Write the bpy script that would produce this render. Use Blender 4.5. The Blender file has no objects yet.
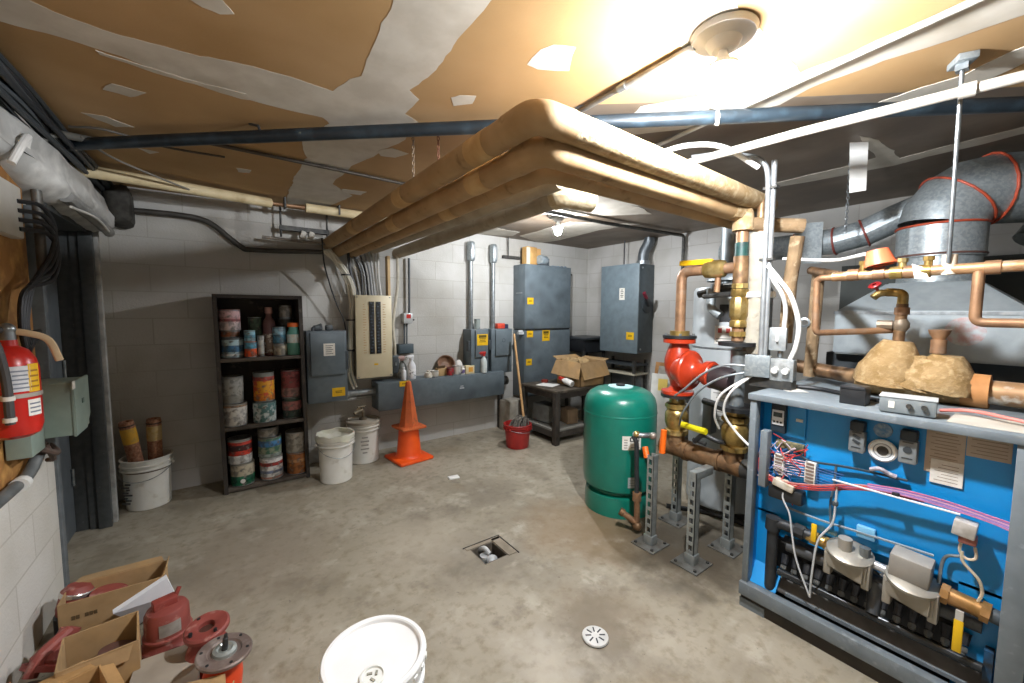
import bpy, bmesh, math, random
from mathutils import Vector, Matrix, noise
random.seed(7)
S = bpy.context.scene
COL = S.collection
PI = math.pi
# ------------------------------------------------------------------ camera
F, CX, CY, CAMH = 401.5, 512.0, 341.5, 1.35
YAW, PIT, ROL = math.radians(35.88), math.radians(4.31), math.radians(.32)
cy_, sy_, cp_, sp_, cr_, sr_ = math.cos(YAW), math.sin(YAW), math.cos(PIT), math.sin(PIT), math.cos(ROL), math.sin(ROL)
def _rot(v):
    x, y, z = v
    y, z = cp_*y - sp_*z, sp_*y + cp_*z
    return Vector((cr_*x - sr_*y, sr_*x + cr_*y, z))
_b, _a, _u = _rot((cy_, 0, sy_)), _rot((-sy_, 0, cy_)), -_rot((0, 1, 0))
RIGHT = Vector((_b[0], _a[0], _u[0])); DOWN = Vector((_b[1], _a[1], _u[1])); FWD = Vector((_b[2], _a[2], _u[2]))
EYE = Vector((0, 0, CAMH))
cam = bpy.data.cameras.new('camera'); co = bpy.data.objects.new('camera', cam); COL.objects.link(co)
cam.sensor_width = 36; cam.lens = F*36/1024; cam.clip_start = .02; cam.shift_x = 0; cam.shift_y = 0
m3 = Matrix((RIGHT, -DOWN, -FWD)).transposed()
co.matrix_world = Matrix.Translation(EYE) @ m3.to_4x4()
S.camera = co
def at(px, py, ax, val):
    """real-world point on the plane ax = val that was measured at this place of the photograph"""
    d = RIGHT*((px-CX)/F) + DOWN*((py-CY)/F) + FWD
    i = 'xyz'.index(ax)
    return EYE + d*((val-EYE[i])/d[i])
# ------------------------------------------------------------------ materials
def lin(h):
    if isinstance(h, str):
        h = h.lstrip('#'); c = [int(h[i:i+2], 16)/255 for i in (0, 2, 4)]
    else: c = h
    return tuple((v/12.92 if v <= .04045 else ((v+.055)/1.055)**2.4) for v in c) + (1,)
MC = {}
def mat(c1, c2=None, rough=.6, metal=0, scale=12, bump=0, bscale=60, emit=0, coat=0, spec=.5, lo=.35, hi=.65, detail=6, c3=None, s3=3, lo3=.5, hi3=.7, trans=0):
    key = (c1, c2, rough, metal, scale, bump, bscale, emit, coat, spec, lo, hi, detail, c3, s3, lo3, hi3, trans)
    if key in MC: return MC[key]
    m = bpy.data.materials.new('m_%d' % len(MC)); m.use_nodes = True
    N, L = m.node_tree.nodes, m.node_tree.links
    p = N['Principled BSDF']
    p.inputs['Roughness'].default_value = rough; p.inputs['Metallic'].default_value = metal
    p.inputs['Coat Weight'].default_value = coat; p.inputs['Specular IOR Level'].default_value = spec
    p.inputs['Transmission Weight'].default_value = trans
    p.inputs['Base Color'].default_value = lin(c1)
    tc = N.new('ShaderNodeTexCoord')
    def layer(base, col, sc, a, b):
        n = N.new('ShaderNodeTexNoise'); n.inputs['Scale'].default_value = sc; n.inputs['Detail'].default_value = detail
        L.new(tc.outputs['Object'], n.inputs['Vector'])
        r = N.new('ShaderNodeValToRGB'); r.color_ramp.elements[0].position = a; r.color_ramp.elements[1].position = b
        L.new(n.outputs['Fac'], r.inputs['Fac'])
        x = N.new('ShaderNodeMix'); x.data_type = 'RGBA'
        L.new(r.outputs['Color'], x.inputs['Factor'])
        if isinstance(base, tuple): x.inputs[6].default_value = base
        else: L.new(base, x.inputs[6])
        x.inputs[7].default_value = lin(col)
        return x.outputs[2]
    out = None
    if c2: out = layer(lin(c1), c2, scale, lo, hi)
    if c3: out = layer(out or lin(c1), c3, s3, lo3, hi3)
    if out: L.new(out, p.inputs['Base Color'])
    if bump:
        n = N.new('ShaderNodeTexNoise'); n.inputs['Scale'].default_value = bscale; n.inputs['Detail'].default_value = 4
        L.new(tc.outputs['Object'], n.inputs['Vector'])
        b = N.new('ShaderNodeBump'); b.inputs['Strength'].default_value = bump; b.inputs['Distance'].default_value = .01
        L.new(n.outputs['Fac'], b.inputs['Height']); L.new(b.outputs['Normal'], p.inputs['Normal'])
    if emit:
        p.inputs['Emission Color'].default_value = lin(c1); p.inputs['Emission Strength'].default_value = emit
    MC[key] = m
    return m
# ------------------------------------------------------------------ geometry
def align(d):
    return Vector(d).normalized().to_track_quat('Z', 'Y').to_matrix().to_4x4()
def fil(pts, rad, n=6):
    """round the corners of a polyline"""
    pts = [Vector(p) for p in pts]; out = [pts[0]]
    for i in range(1, len(pts)-1):
        a, b, c = pts[i-1], pts[i], pts[i+1]
        r = min(rad, (a-b).length*.48, (c-b).length*.48)
        p, q = b+(a-b).normalized()*r, b+(c-b).normalized()*r
        for k in range(n+1):
            t = k/n; out.append(p*(1-t)**2 + b*2*t*(1-t) + q*t*t)
    out.append(pts[-1]); return out
def spl(pts, n=6):
    """smooth curve through points"""
    P = [Vector(p) for p in pts]; P = [P[0]*2-P[1]] + P + [P[-1]*2-P[-2]]; out = []
    for i in range(1, len(P)-2):
        for k in range(n):
            t = k/n; a, b, c, d = P[i-1:i+3]
            out.append(.5*((2*b)+(c-a)*t+(2*a-5*b+4*c-d)*t*t+(3*b-a-3*c+d)*t**3))
    out.append(P[-2]); return out
class G:
    def __init__(s): s.bm = bmesh.new()
    def _m(s, tb, M):
        tb.transform(M); me = bpy.data.meshes.new('t'); tb.to_mesh(me); tb.free(); s.bm.from_mesh(me); bpy.data.meshes.remove(me); return s
    def box(s, c, d, r=(0, 0, 0), bev=0, seg=2, M=None):
        tb = bmesh.new(); bmesh.ops.create_cube(tb, size=1); tb.transform(Matrix.Diagonal((*d, 1)))
        if bev: bmesh.ops.bevel(tb, geom=list(tb.edges), offset=min(bev, min(d)*.45), segments=seg, affect='EDGES', profile=.5)
        from mathutils import Euler
        return s._m(tb, Matrix.Translation(c) @ (M or Euler(r).to_matrix().to_4x4()))
    def bb(s, lo, hi, bev=0, seg=2):
        return s.box([(a+b)/2 for a, b in zip(lo, hi)], [abs(b-a) for a, b in zip(lo, hi)], bev=bev, seg=seg)
    def cyl(s, p, q, r, r2=None, seg=20, cap=True):
        p, q = Vector(p), Vector(q); h = (q-p).length
        tb = bmesh.new(); bmesh.ops.create_cone(tb, cap_ends=cap, cap_tris=False, segments=seg, radius1=r, radius2=r if r2 is None else r2, depth=h)
        return s._m(tb, Matrix.Translation((p+q)/2) @ align(q-p))
    def sph(s, c, r, sc=(1, 1, 1), u=16, v=10, M=None):
        tb = bmesh.new(); bmesh.ops.create_uvsphere(tb, u_segments=u, v_segments=v, radius=r)
        return s._m(tb, Matrix.Translation(c) @ (M or Matrix()) @ Matrix.Diagonal((*sc, 1)))
    def lathe(s, prof, loc=(0, 0, 0), d=(0, 0, 1), seg=28, closed=False):
        tb = bmesh.new(); rings = []
        for r, z in prof:
            if r < 1e-5: rings.append([tb.verts.new((0, 0, z))])
            else: rings.append([tb.verts.new((r*math.cos(2*PI*k/seg), r*math.sin(2*PI*k/seg), z)) for k in range(seg)])
        pairs = list(zip(rings, rings[1:])) + ([(rings[-1], rings[0])] if closed else [])
        for a, b in pairs:
            for k in range(seg):
                k2 = (k+1) % seg
                if len(a) == 1 and len(b) == 1: continue
                if len(a) == 1: tb.faces.new((a[0], b[k2], b[k]))
                elif len(b) == 1: tb.faces.new((a[k], a[k2], b[0]))
                else: tb.faces.new((a[k], a[k2], b[k2], b[k]))
        bmesh.ops.recalc_face_normals(tb, faces=tb.faces)
        return s._m(tb, Matrix.Translation(loc) @ align(d))
    def tube(s, pts, r, seg=10, cap=True, jit=0, flat=1.0):
        P = [Vector(p) for p in pts]; n = len(P); tb = bmesh.new(); rings = []
        R = r if isinstance(r, (list, tuple)) else [r]*n
        T = [(P[min(i+1, n-1)]-P[max(i-1, 0)]).normalized() for i in range(n)]
        t = T[0]; nrm = t.orthogonal().normalized()
        if abs(t.z) < .9: nrm = (Vector((0, 0, 1)) - t*t.z).normalized()
        for i in range(n):
            nrm = (nrm - T[i]*nrm.dot(T[i])).normalized(); bi = T[i].cross(nrm)
            rings.append([tb.verts.new(P[i] + (nrm*math.cos(2*PI*k/seg) + bi*math.sin(2*PI*k/seg)*flat)*(R[i]*(1+random.uniform(-jit, jit)))) for k in range(seg)])
        for a, b in zip(rings, rings[1:]):
            for k in range(seg): tb.faces.new((a[k], b[k], b[(k+1) % seg], a[(k+1) % seg]))
        if cap:
            tb.faces.new(list(reversed(rings[0]))); tb.faces.new(rings[-1])
        bmesh.ops.recalc_face_normals(tb, faces=tb.faces)
        return s._m(tb, Matrix())
    def prism(s, poly, lo, hi, ax='z', bev=0):
        """polygon extruded along an axis; poly gives the two other coordinates in x,y,z order"""
        def v(p, h):
            if ax == 'z': return (p[0], p[1], h)
            if ax == 'y': return (p[0], h, p[1])
            return (h, p[0], p[1])
        tb = bmesh.new(); a = [tb.verts.new(v(p, lo)) for p in poly]; b = [tb.verts.new(v(p, hi)) for p in poly]; n = len(poly)
        tb.faces.new(a); tb.faces.new(b)
        for k in range(n): tb.faces.new((a[k], a[(k+1) % n], b[(k+1) % n], b[k]))
        bmesh.ops.recalc_face_normals(tb, faces=tb.faces)
        if bev: bmesh.ops.bevel(tb, geom=list(tb.edges), offset=bev, segments=2, affect='EDGES')
        return s._m(tb, Matrix())
    def quad(s, a, b, c, d, th=0):
        tb = bmesh.new(); vs = [tb.verts.new(p) for p in (a, b, c, d)]; f = tb.faces.new(vs)
        if th:
            f.normal_update(); nn = f.normal.copy()
            r = bmesh.ops.extrude_face_region(tb, geom=[f]); bmesh.ops.translate(tb, vec=nn*th, verts=[x for x in r['geom'] if isinstance(x, bmesh.types.BMVert)])
            bmesh.ops.recalc_face_normals(tb, faces=tb.faces)
        return s._m(tb, Matrix())
    def rough(s, amp, sc=8, seed=0):
        for v in s.bm.verts:
            v.co += noise.noise_vector(v.co*sc + Vector((seed, seed*2.3, 0)))*amp
        return s
    def obj(s, name, m, parent=None, ang=32):
        me = bpy.data.meshes.new(name)
        if parent is not None:
            off = Vector((0, 0, 0)); q = parent
            while q is not None: off += q.location; q = q.parent
            s.bm.transform(Matrix.Translation(-off))
        s.bm.to_mesh(me); s.bm.free()
        for p in me.polygons: p.use_smooth = True
        me.set_sharp_from_angle(angle=math.radians(ang))
        for mm in (m if isinstance(m, list) else [m]): me.materials.append(mm)
        o = bpy.data.objects.new(name, me); COL.objects.link(o); o.parent = parent
        return o
def tag(o, label, cat, group=None, kind=None):
    o['label'] = label; o['category'] = cat
    if group: o['group'] = group
    if kind: o['kind'] = kind
    return o
def thing(name, label, cat, loc, group=None, kind=None):
    o = bpy.data.objects.new(name, None); COL.objects.link(o); o.location = loc; o.empty_display_size = .05
    return tag(o, label, cat, group, kind)
def solo(g, name, m, label, cat, group=None, kind=None):
    # a one-mesh thing keeps its origin at the base of its own bounds
    vs = [v.co for v in g.bm.verts]
    c = Vector(((min(v.x for v in vs)+max(v.x for v in vs))/2, (min(v.y for v in vs)+max(v.y for v in vs))/2, min(v.z for v in vs)))
    g.bm.transform(Matrix.Translation(-c)); o = g.obj(name, m); o.location = c
    return tag(o, label, cat, group, kind)
def sub(o, label): o['label'] = label; return o
def dup(root, loc, label, rotz=0, group=None):
    def cp(o, par):
        c = o.copy(); COL.objects.link(c); c.parent = par
        for ch in [x for x in o.children]: cp(ch, c)
        return c
    r = root.copy(); COL.objects.link(r); r.location = loc; r.rotation_euler = (0, 0, rotz); r['label'] = label
    if group: r['group'] = group
    for ch in list(root.children): cp(ch, r)
    return r
BULB1, BULB2, WORLD, EXPO = 2600, 1200, .1, 0.42
# palette
M_GREYBOX = mat('#5b666c', '#667278', .45, .0, 20, lo=.3, hi=.7, c3='#4d565b', s3=5)
M_GREYDK = mat('#3b4246', '#474e52', .5, 0, 20)
M_GALV = mat('#9aa3a6', '#8c9598', .4, .55, 30, bump=.03, c3='#a5adaf', s3=70, lo3=.45, hi3=.6)
M_STEEL = mat('#9aa0a2', '#7e8486', .38, .8, 30)
M_DKSTEEL = mat('#3c3d3d', '#55544f', .55, .6, 30)
M_COPPER = mat('#a5805f', '#83634a', .48, .5, 18, c3='#bda58b', s3=9, lo3=.55, hi3=.75)
M_BRASS = mat('#b19658', '#8c7340', .35, .75, 25, c3='#cbb67f', s3=12)
M_BRONZE = mat('#8a6a4a', '#5f4a36', .5, .55, 22, c3='#a98a66', s3=10)
M_BLACK = mat('#1b1c1d', '#26282a', .45, 0, 20)
M_BLKPIPE = mat('#26282a', '#34373a', .5, .2, 20)
M_WHITE = mat('#e2e2de', '#d3d2cc', .5, 0, 10)
M_WPLAST = mat('#dcdbd4', '#cfcdc2', .42, 0, 7, c3='#a8a08c', s3=11, lo3=.62, hi3=.8)
M_LABEL = mat('#e4e1d8', '#d6d2c6', .6, 0, 30)
M_INK = mat('#33312e', None, .6)
M_YEL = mat('#e6b914', '#d9a90e', .5, 0, 12)
M_RED = mat('#c22a1c', '#ad2016', .32, 0, 10, coat=.3)
M_ORANGE = mat('#e2571c', '#d24a14', .45, 0, 9)
M_CARD = mat('#a88a62', '#997c55', .8, 0, 14, bump=.05, c3='#b8935f', s3=5)
M_WIREW = mat('#d8d8d2', None, .45)
M_WIREB = mat('#1d1f22', None, .5)
# ================================================================== THE SETTING
XL, XR, YB, ZC = -.65, 4.03, 3.84, 2.19
# concrete-block wall: brick pattern in the wall's own plane
def block_mat(axis, base, base2, mortar, stain):
    m = bpy.data.materials.new('block_wall_'+axis); m.use_nodes = True
    N, L = m.node_tree.nodes, m.node_tree.links; p = N['Principled BSDF']; p.inputs['Roughness'].default_value = .85
    tc = N.new('ShaderNodeTexCoord'); sp = N.new('ShaderNodeSeparateXYZ'); cb = N.new('ShaderNodeCombineXYZ'); ad = N.new('ShaderNodeMath'); ad.operation = 'ADD'; ad.inputs[1].default_value = .045 + .19
    L.new(tc.outputs['Object'], sp.inputs[0]); L.new(sp.outputs[0 if axis == 'y' else 1], cb.inputs[0]); L.new(sp.outputs[2], ad.inputs[0]); L.new(ad.outputs[0], cb.inputs[1])
    b = N.new('ShaderNodeTexBrick'); b.offset = .5; b.inputs['Scale'].default_value = 1; b.inputs['Mortar Size'].default_value = .0045; b.inputs['Mortar Smooth'].default_value = .3
    b.inputs['Brick Width'].default_value = .4; b.inputs['Row Height'].default_value = .19; b.inputs['Bias'].default_value = 0
    b.inputs['Color1'].default_value = lin(base); b.inputs['Color2'].default_value = lin(base2); b.inputs['Mortar'].default_value = lin(mortar)
    L.new(cb.outputs[0], b.inputs['Vector'])
    n = N.new('ShaderNodeTexNoise'); n.inputs['Scale'].default_value = 2.2; n.inputs['Detail'].default_value = 8; L.new(tc.outputs['Object'], n.inputs['Vector'])
    r = N.new('ShaderNodeValToRGB'); r.color_ramp.elements[0].position = .45; r.color_ramp.elements[1].position = .75; L.new(n.outputs['Fac'], r.inputs['Fac'])
    x = N.new('ShaderNodeMix'); x.data_type = 'RGBA'; L.new(r.outputs['Color'], x.inputs['Factor']); L.new(b.outputs['Color'], x.inputs[6]); x.inputs[7].default_value = lin(stain)
    L.new(x.outputs[2], p.inputs['Base Color'])
    n2 = N.new('ShaderNodeTexNoise'); n2.inputs['Scale'].default_value = 90; n2.inputs['Detail'].default_value = 5; L.new(tc.outputs['Object'], n2.inputs['Vector'])
    mm = N.new('ShaderNodeMath'); mm.operation = 'MULTIPLY_ADD'; L.new(b.outputs['Fac'], mm.inputs[0]); mm.inputs[1].default_value = -1.2; L.new(n2.outputs['Fac'], mm.inputs[2])
    bu = N.new('ShaderNodeBump'); bu.inputs['Strength'].default_value = .35; bu.inputs['Distance'].default_value = .006
    L.new(mm.outputs[0], bu.inputs['Height']); L.new(bu.outputs['Normal'], p.inputs['Normal'])
    return m
def floor_mat():
    m = bpy.data.materials.new('concrete_floor'); m.use_nodes = True
    N, L = m.node_tree.nodes, m.node_tree.links; p = N['Principled BSDF']; p.inputs['Roughness'].default_value = .62
    tc = N.new('ShaderNodeTexCoord'); prev = None
    def nz(sc, d=8, rg=.6):
        n = N.new('ShaderNodeTexNoise'); n.inputs['Scale'].default_value = sc; n.inputs['Detail'].default_value = d; n.inputs['Roughness'].default_value = rg
        L.new(tc.outputs['Object'], n.inputs['Vector']); return n.outputs['Fac']
    prev = lin('#928a78')
    for col, sc, a, b in (('#a29a89', 1.6, .4, .65), ('#787060', 2.7, .5, .7), ('#696153', 7, .56, .74), ('#aca595', 5, .55, .7), ('#7d745f', 19, .5, .7), ('#3f3931', 42, .66, .73), ('#75644a', .9, .58, .75), ('#655d50', 1.3, .58, .7)):
        r = N.new('ShaderNodeValToRGB'); r.color_ramp.elements[0].position = a; r.color_ramp.elements[1].position = b; L.new(nz(sc), r.inputs['Fac'])
        x = N.new('ShaderNodeMix'); x.data_type = 'RGBA'; L.new(r.outputs['Color'], x.inputs['Factor'])
        sc_ = N.new('ShaderNodeMath'); sc_.operation = 'MULTIPLY'; sc_.inputs[1].default_value = .85; L.new(r.outputs['Color'], sc_.inputs[0]); L.new(sc_.outputs[0], x.inputs['Factor'])
        if isinstance(prev, tuple): x.inputs[6].default_value = prev
        else: L.new(prev, x.inputs[6])
        x.inputs[7].default_value = lin(col); prev = x.outputs[2]
    # oily stains of the slab, with shade painted in by the strut stands: round the drain cover, the pit, the strut stands and the middle of the floor
    for (sx, sy, rad, col, amt) in ((1.2, 1.06, .2, '#6a6357', .6), (1.1, 1.85, .28, '#6f6759', .55), (1.95, 1.55, .35, '#655439', .65), (2.15, 1.22, .42, '#3f382e', .85), (1.75, 1.75, .4, '#80694a', .55), (1.55, 2.45, .25, '#6c6355', .5), (2.0, 1.1, .25, '#514738', .6), (at(545, 660, 'z', 0).x, at(545, 660, 'z', 0).y, .13, '#b5afa2', .6), (at(250, 560, 'z', 0).x, at(250, 560, 'z', 0).y, .45, '#85796a', .45), (at(600, 610, 'z', 0).x, at(600, 610, 'z', 0).y, .22, '#7a6c56', .5), (at(420, 540, 'z', 0).x, at(420, 540, 'z', 0).y, .3, '#a59c8a', .45)):
        vs = N.new('ShaderNodeVectorMath'); vs.operation = 'DISTANCE'; L.new(tc.outputs['Object'], vs.inputs[0]); vs.inputs[1].default_value = (sx, sy, 0)
        a1 = N.new('ShaderNodeMath'); a1.operation = 'MULTIPLY_ADD'; L.new(nz(5), a1.inputs[0]); a1.inputs[1].default_value = .55; L.new(vs.outputs['Value'], a1.inputs[2])
        mr = N.new('ShaderNodeMapRange'); mr.inputs['From Min'].default_value = rad*.5+.27; mr.inputs['From Max'].default_value = rad+.33; mr.inputs['To Min'].default_value = amt; mr.inputs['To Max'].default_value = 0
        L.new(a1.outputs[0], mr.inputs['Value'])
        x = N.new('ShaderNodeMix'); x.data_type = 'RGBA'; L.new(mr.outputs[0], x.inputs['Factor']); L.new(prev, x.inputs[6]); x.inputs[7].default_value = lin(col); prev = x.outputs[2]
    L.new(prev, p.inputs['Base Color'])
    bu = N.new('ShaderNodeBump'); bu.inputs['Strength'].default_value = .25; bu.inputs['Distance'].default_value = .004; L.new(nz(35), bu.inputs['Height']); L.new(bu.outputs['Normal'], p.inputs['Normal'])
    return m
def struct(g, name, m, label, cat):
    o = g.obj(name, m); return tag(o, label, cat, kind='structure')
# floor slab with the square pit left open
g = G(); px0, px1, py0, py1 = 1.09, 1.24, 1.74, 1.9
for lo, hi in (((-1.3, -1.6), (px0, 4.2)), ((px1, -1.6), (4.3, 4.2)), ((px0, -1.6), (px1, py0)), ((px0, py1), (px1, 4.2))):
    g.bb((*lo, -.1), (*hi, 0))
struct(g, 'floor', floor_mat(), 'stained grey-brown concrete floor slab', 'floor')
M_WB = block_mat('y', '#b9b8b3', '#b1b0aa', '#a8a69e', '#a09c92')
struct(G().bb((-.95, YB, -.1), (XR+.2, YB+.15, ZC+.1)), 'wall_back', M_WB, 'grey concrete block wall behind the electrical panels', 'wall')
struct(G().bb((XR, -1.6, -.1), (XR+.15, YB+.1, ZC+.1)), 'wall_right', block_mat('x', '#b9b8b4', '#b1b0ab', '#a8a59f', '#a09d95'), 'grey concrete block wall behind the boiler and disconnect', 'wall')
M_LW = block_mat('x', '#cfccc4', '#c8c5bc', '#b9b5aa', '#b7b2a6')
g = G().bb((XL-.3, -1.6, -.1), (XL, 2.73, .69)).bb((XL-.3, -1.6, .69), (XL-.03, 2.73, ZC+.1)).bb((XL-.3, 2.73, 1.84), (XL-.03, 3.5, ZC+.1)).bb((XL-.3, 3.46, -.1), (XL-.03, YB+.1, ZC+.1))
struct(g, 'wall_left', M_LW, 'white-painted block wall with a low ledge and doorway', 'wall')
# ceiling board with joint-compound bands
g = G().bb((XL-.3, -1.6, ZC), (XR+.1, YB+.1, ZC+.08))
M_PAPER = mat('#a8875a', '#9d7c4f', .8, 0, 3, c3='#b09066', s3=1.2, bump=.03, bscale=120)
M_MUD = mat('#c4beb1', '#b5aea0', .8, 0, 9, c3='#a49a88', s3=3.5, lo3=.55, hi3=.8, bump=.06, bscale=30)
bands = [
 [(-30, -14), (28, 0), (60, 14), (120, 36), (200, 57), (256, 68), (300, 81), (336, 92), (350, 80), (360, 76), (366, 60), (379, 38), (392, 0), (405, -40), (530, -40), (490, 0), (472, 26), (455, 45), (440, 66), (428, 78), (411, 91), (421, 100), (406, 114), (420, 124), (404, 140), (382, 152), (352, 166), (332, 184), (352, 196), (330, 206), (286, 204), (292, 180), (306, 158), (300, 140), (330, 124), (322, 118), (280, 108), (230, 96), (180, 79), (120, 57), (60, 38), (0, 22), (-30, 12)],
 [(529, 65), (541, 50), (553, 45), (575, 49), (568, 71), (538, 70)], [(451, 97), (460, 94), (478, 96), (474, 104), (453, 106)], [(192, 0), (196, -12), (222, -4), (236, 15), (222, 16), (204, 8)],
 [(102, 89), (112, 84), (148, 94), (132, 98)], [(80, 113), (108, 117), (134, 127), (118, 127)], [(378, 152), (392, 149), (408, 154), (394, 158), (380, 156)],
 [(96, 52), (150, 68), (246, 94), (240, 97), (160, 74), (100, 56)], [(236, 168), (252, 170), (250, 173), (238, 172)], [(136, 148), (158, 152), (150, 154)], [(342, 189), (366, 192), (360, 195), (344, 193)],
 # band beside the round light, along the conduit to the right
 [(622, 0), (600, -30), (740, -30), (730, 0), (760, 30), (800, 74), (880, 40), (973, 0), (1040, -26), (1060, 2), (1024, 15), (926, 47), (840, 76), (800, 93), (780, 104), (690, 128), (600, 140), (640, 108), (700, 96), (690, 60), (660, 22)],
 [(876, 103), (920, 88), (960, 76), (1024, 47), (1050, 40), (1050, 56), (1024, 63), (964, 90), (920, 102), (890, 108)],
 [(860, 136), (880, 140), (900, 158), (1024, 127), (1060, 118), (1060, 124), (1024, 134), (890, 166), (830, 178), (770, 188), (770, 184), (840, 168), (875, 158)],
 [(560, 172), (640, 190), (700, 205), (720, 214), (690, 212), (640, 206), (600, 204), (540, 196)],
 [(470, 200), (560, 196), (640, 207), (652, 214), (600, 216), (540, 214), (470, 222)], [(430, 226), (470, 224), (520, 232), (512, 236), (470, 234)], [(520, 236), (570, 222), (640, 224), (600, 230), (560, 240), (540, 243)],
]
bi = 0
base_n = len(g.bm.faces)
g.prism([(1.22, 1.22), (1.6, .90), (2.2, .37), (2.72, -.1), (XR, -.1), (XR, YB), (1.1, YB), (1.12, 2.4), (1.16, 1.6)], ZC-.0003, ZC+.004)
old_n = len(g.bm.faces)
for poly in bands:
    bi += 1
    P = [at(x, y, 'z', ZC-.0016) for x, y in poly]; Q = []
    for a, b in zip(P, P[1:]+P[:1]):
        n = max(2, int((b-a).length/.03))
        for k in range(n):
            v = a.lerp(b, k/n); nn = noise.noise_vector(v*6)*.014 + noise.noise_vector(v*24)*.007; Q.append((v.x+nn.x, v.y+nn.y))
    g.prism(Q, ZC-.0004-.00012*bi, ZC+.004)
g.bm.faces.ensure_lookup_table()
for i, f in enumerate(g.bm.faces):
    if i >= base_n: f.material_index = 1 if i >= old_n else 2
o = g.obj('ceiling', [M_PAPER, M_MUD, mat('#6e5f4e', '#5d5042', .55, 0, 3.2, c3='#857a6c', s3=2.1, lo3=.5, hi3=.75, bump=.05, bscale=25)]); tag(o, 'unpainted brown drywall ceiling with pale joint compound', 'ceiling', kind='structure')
for p in o.data.polygons: p.use_smooth = False
# doorway: far jamb facing the camera, stop, leaf and header
M_JAMB = mat('#4a4d4d', '#3f4343', .5, 0, 30, c3='#6a6f71', s3=40, lo3=.68, hi3=.75)
d = thing('door_1', 'dark grey steel door and frame in the left wall', 'door', (XL, 3.1, 0), kind='structure')
g = G().bb((-.86, 3.44, 0), (-.605, 3.50, 1.86)).bb((-.70, 3.425, 0), (-.64, 3.44, 1.84)).bb((-.66, 3.40, 0), (-.60, 3.425, 1.86), .003)
g.bb((-.86, 2.73, 1.80), (-.62, 3.5, 1.86)); g.obj('frame', M_JAMB, d)
g = G().bb((-.612, 3.46, 0), (-.585, 3.50, 1.93), .002); g.obj('edge_strip', mat('#b7b8b4', '#8f908c', .6, 0, 14), d)
g = G().bb((-.80, 2.72, .012), (-.76, 3.43, 1.79), .004); lf = g.obj('leaf', mat('#6a7175', '#5d6468', .5, 0, 12), d)
g = G()
for z in (.35, 1.0, 1.6): g.cyl((-.752, 3.405, z-.05), (-.752, 3.405, z+.05), .008)
g.obj('hinge', M_STEEL, lf)
g = G().bb((-.69, 2.69, .0), (-.64, 2.735, 1.80), .003); g.obj('near_jamb', mat('#6d7376', '#5c6265', .5, 0, 20), d)
solo_later = None
# plywood backing on the left wall
g = G().bb((XL-.032, .6, .66), (XL-.006, 2.60, 1.92)); struct(g, 'trim_1', mat('#a5753c', '#8d6130', .75, 0, 5, c3='#c09250', s3=14, bump=.1, bscale=40), 'brown plywood backboard on the left wall', 'backboard')
# ================================================================== BACK WALL: bookcase, cans, panels
# ---- bookcase (front y 3.515, back 3.82)
M_SHELF = mat('#3a332c', '#2b2621', .75, 0, 9, c3='#5a5147', s3=24, lo3=.6, hi3=.75)
BX0, BX1, BY0, BY1, BH = -.033, .532, 3.515, 3.815, 1.46
bk = thing('bookcase', 'tall dark wooden bookcase with three shelves of old paint cans', 'bookcase', (.245, 3.66, 0))
T = .026
def ix(z): return -.016*z/BH     # the case leans a little to the left
for (x, nm) in ((BX0, 'side_panel'), (BX1-T, 'side_panel')):
    g = G().prism([(x+ix(0), 0), (x+T+ix(0), 0), (x+T+ix(BH), BH), (x+ix(BH), BH)], BY0, BY1, 'y'); g.obj(nm, M_SHELF, bk)
G().bb((BX0+ix(BH), BY0, BH-T), (BX1+ix(BH), BY1, BH)).obj('top_panel', M_SHELF, bk)
G().bb((BX0, BY1-.012, 0), (BX1, BY1, BH-.01)).obj('back_panel', M_SHELF, bk)
SZ = [.035, .49, .995]
for z in SZ: G().bb((BX0+.012+ix(z), BY0+.004, z-.024), (BX1-.012+ix(z), BY1-.01, z), .002).obj('shelf', mat('#5d544a', '#463e36', .75, 0, 12), bk)
def dirty(h):
    v = [int(h[i:i+2], 16) for i in (1, 3, 5)]; m_ = sum(v)/3
    return '#%02x%02x%02x' % tuple(int((.72*c+.28*m_)*.72) for c in v)
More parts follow.
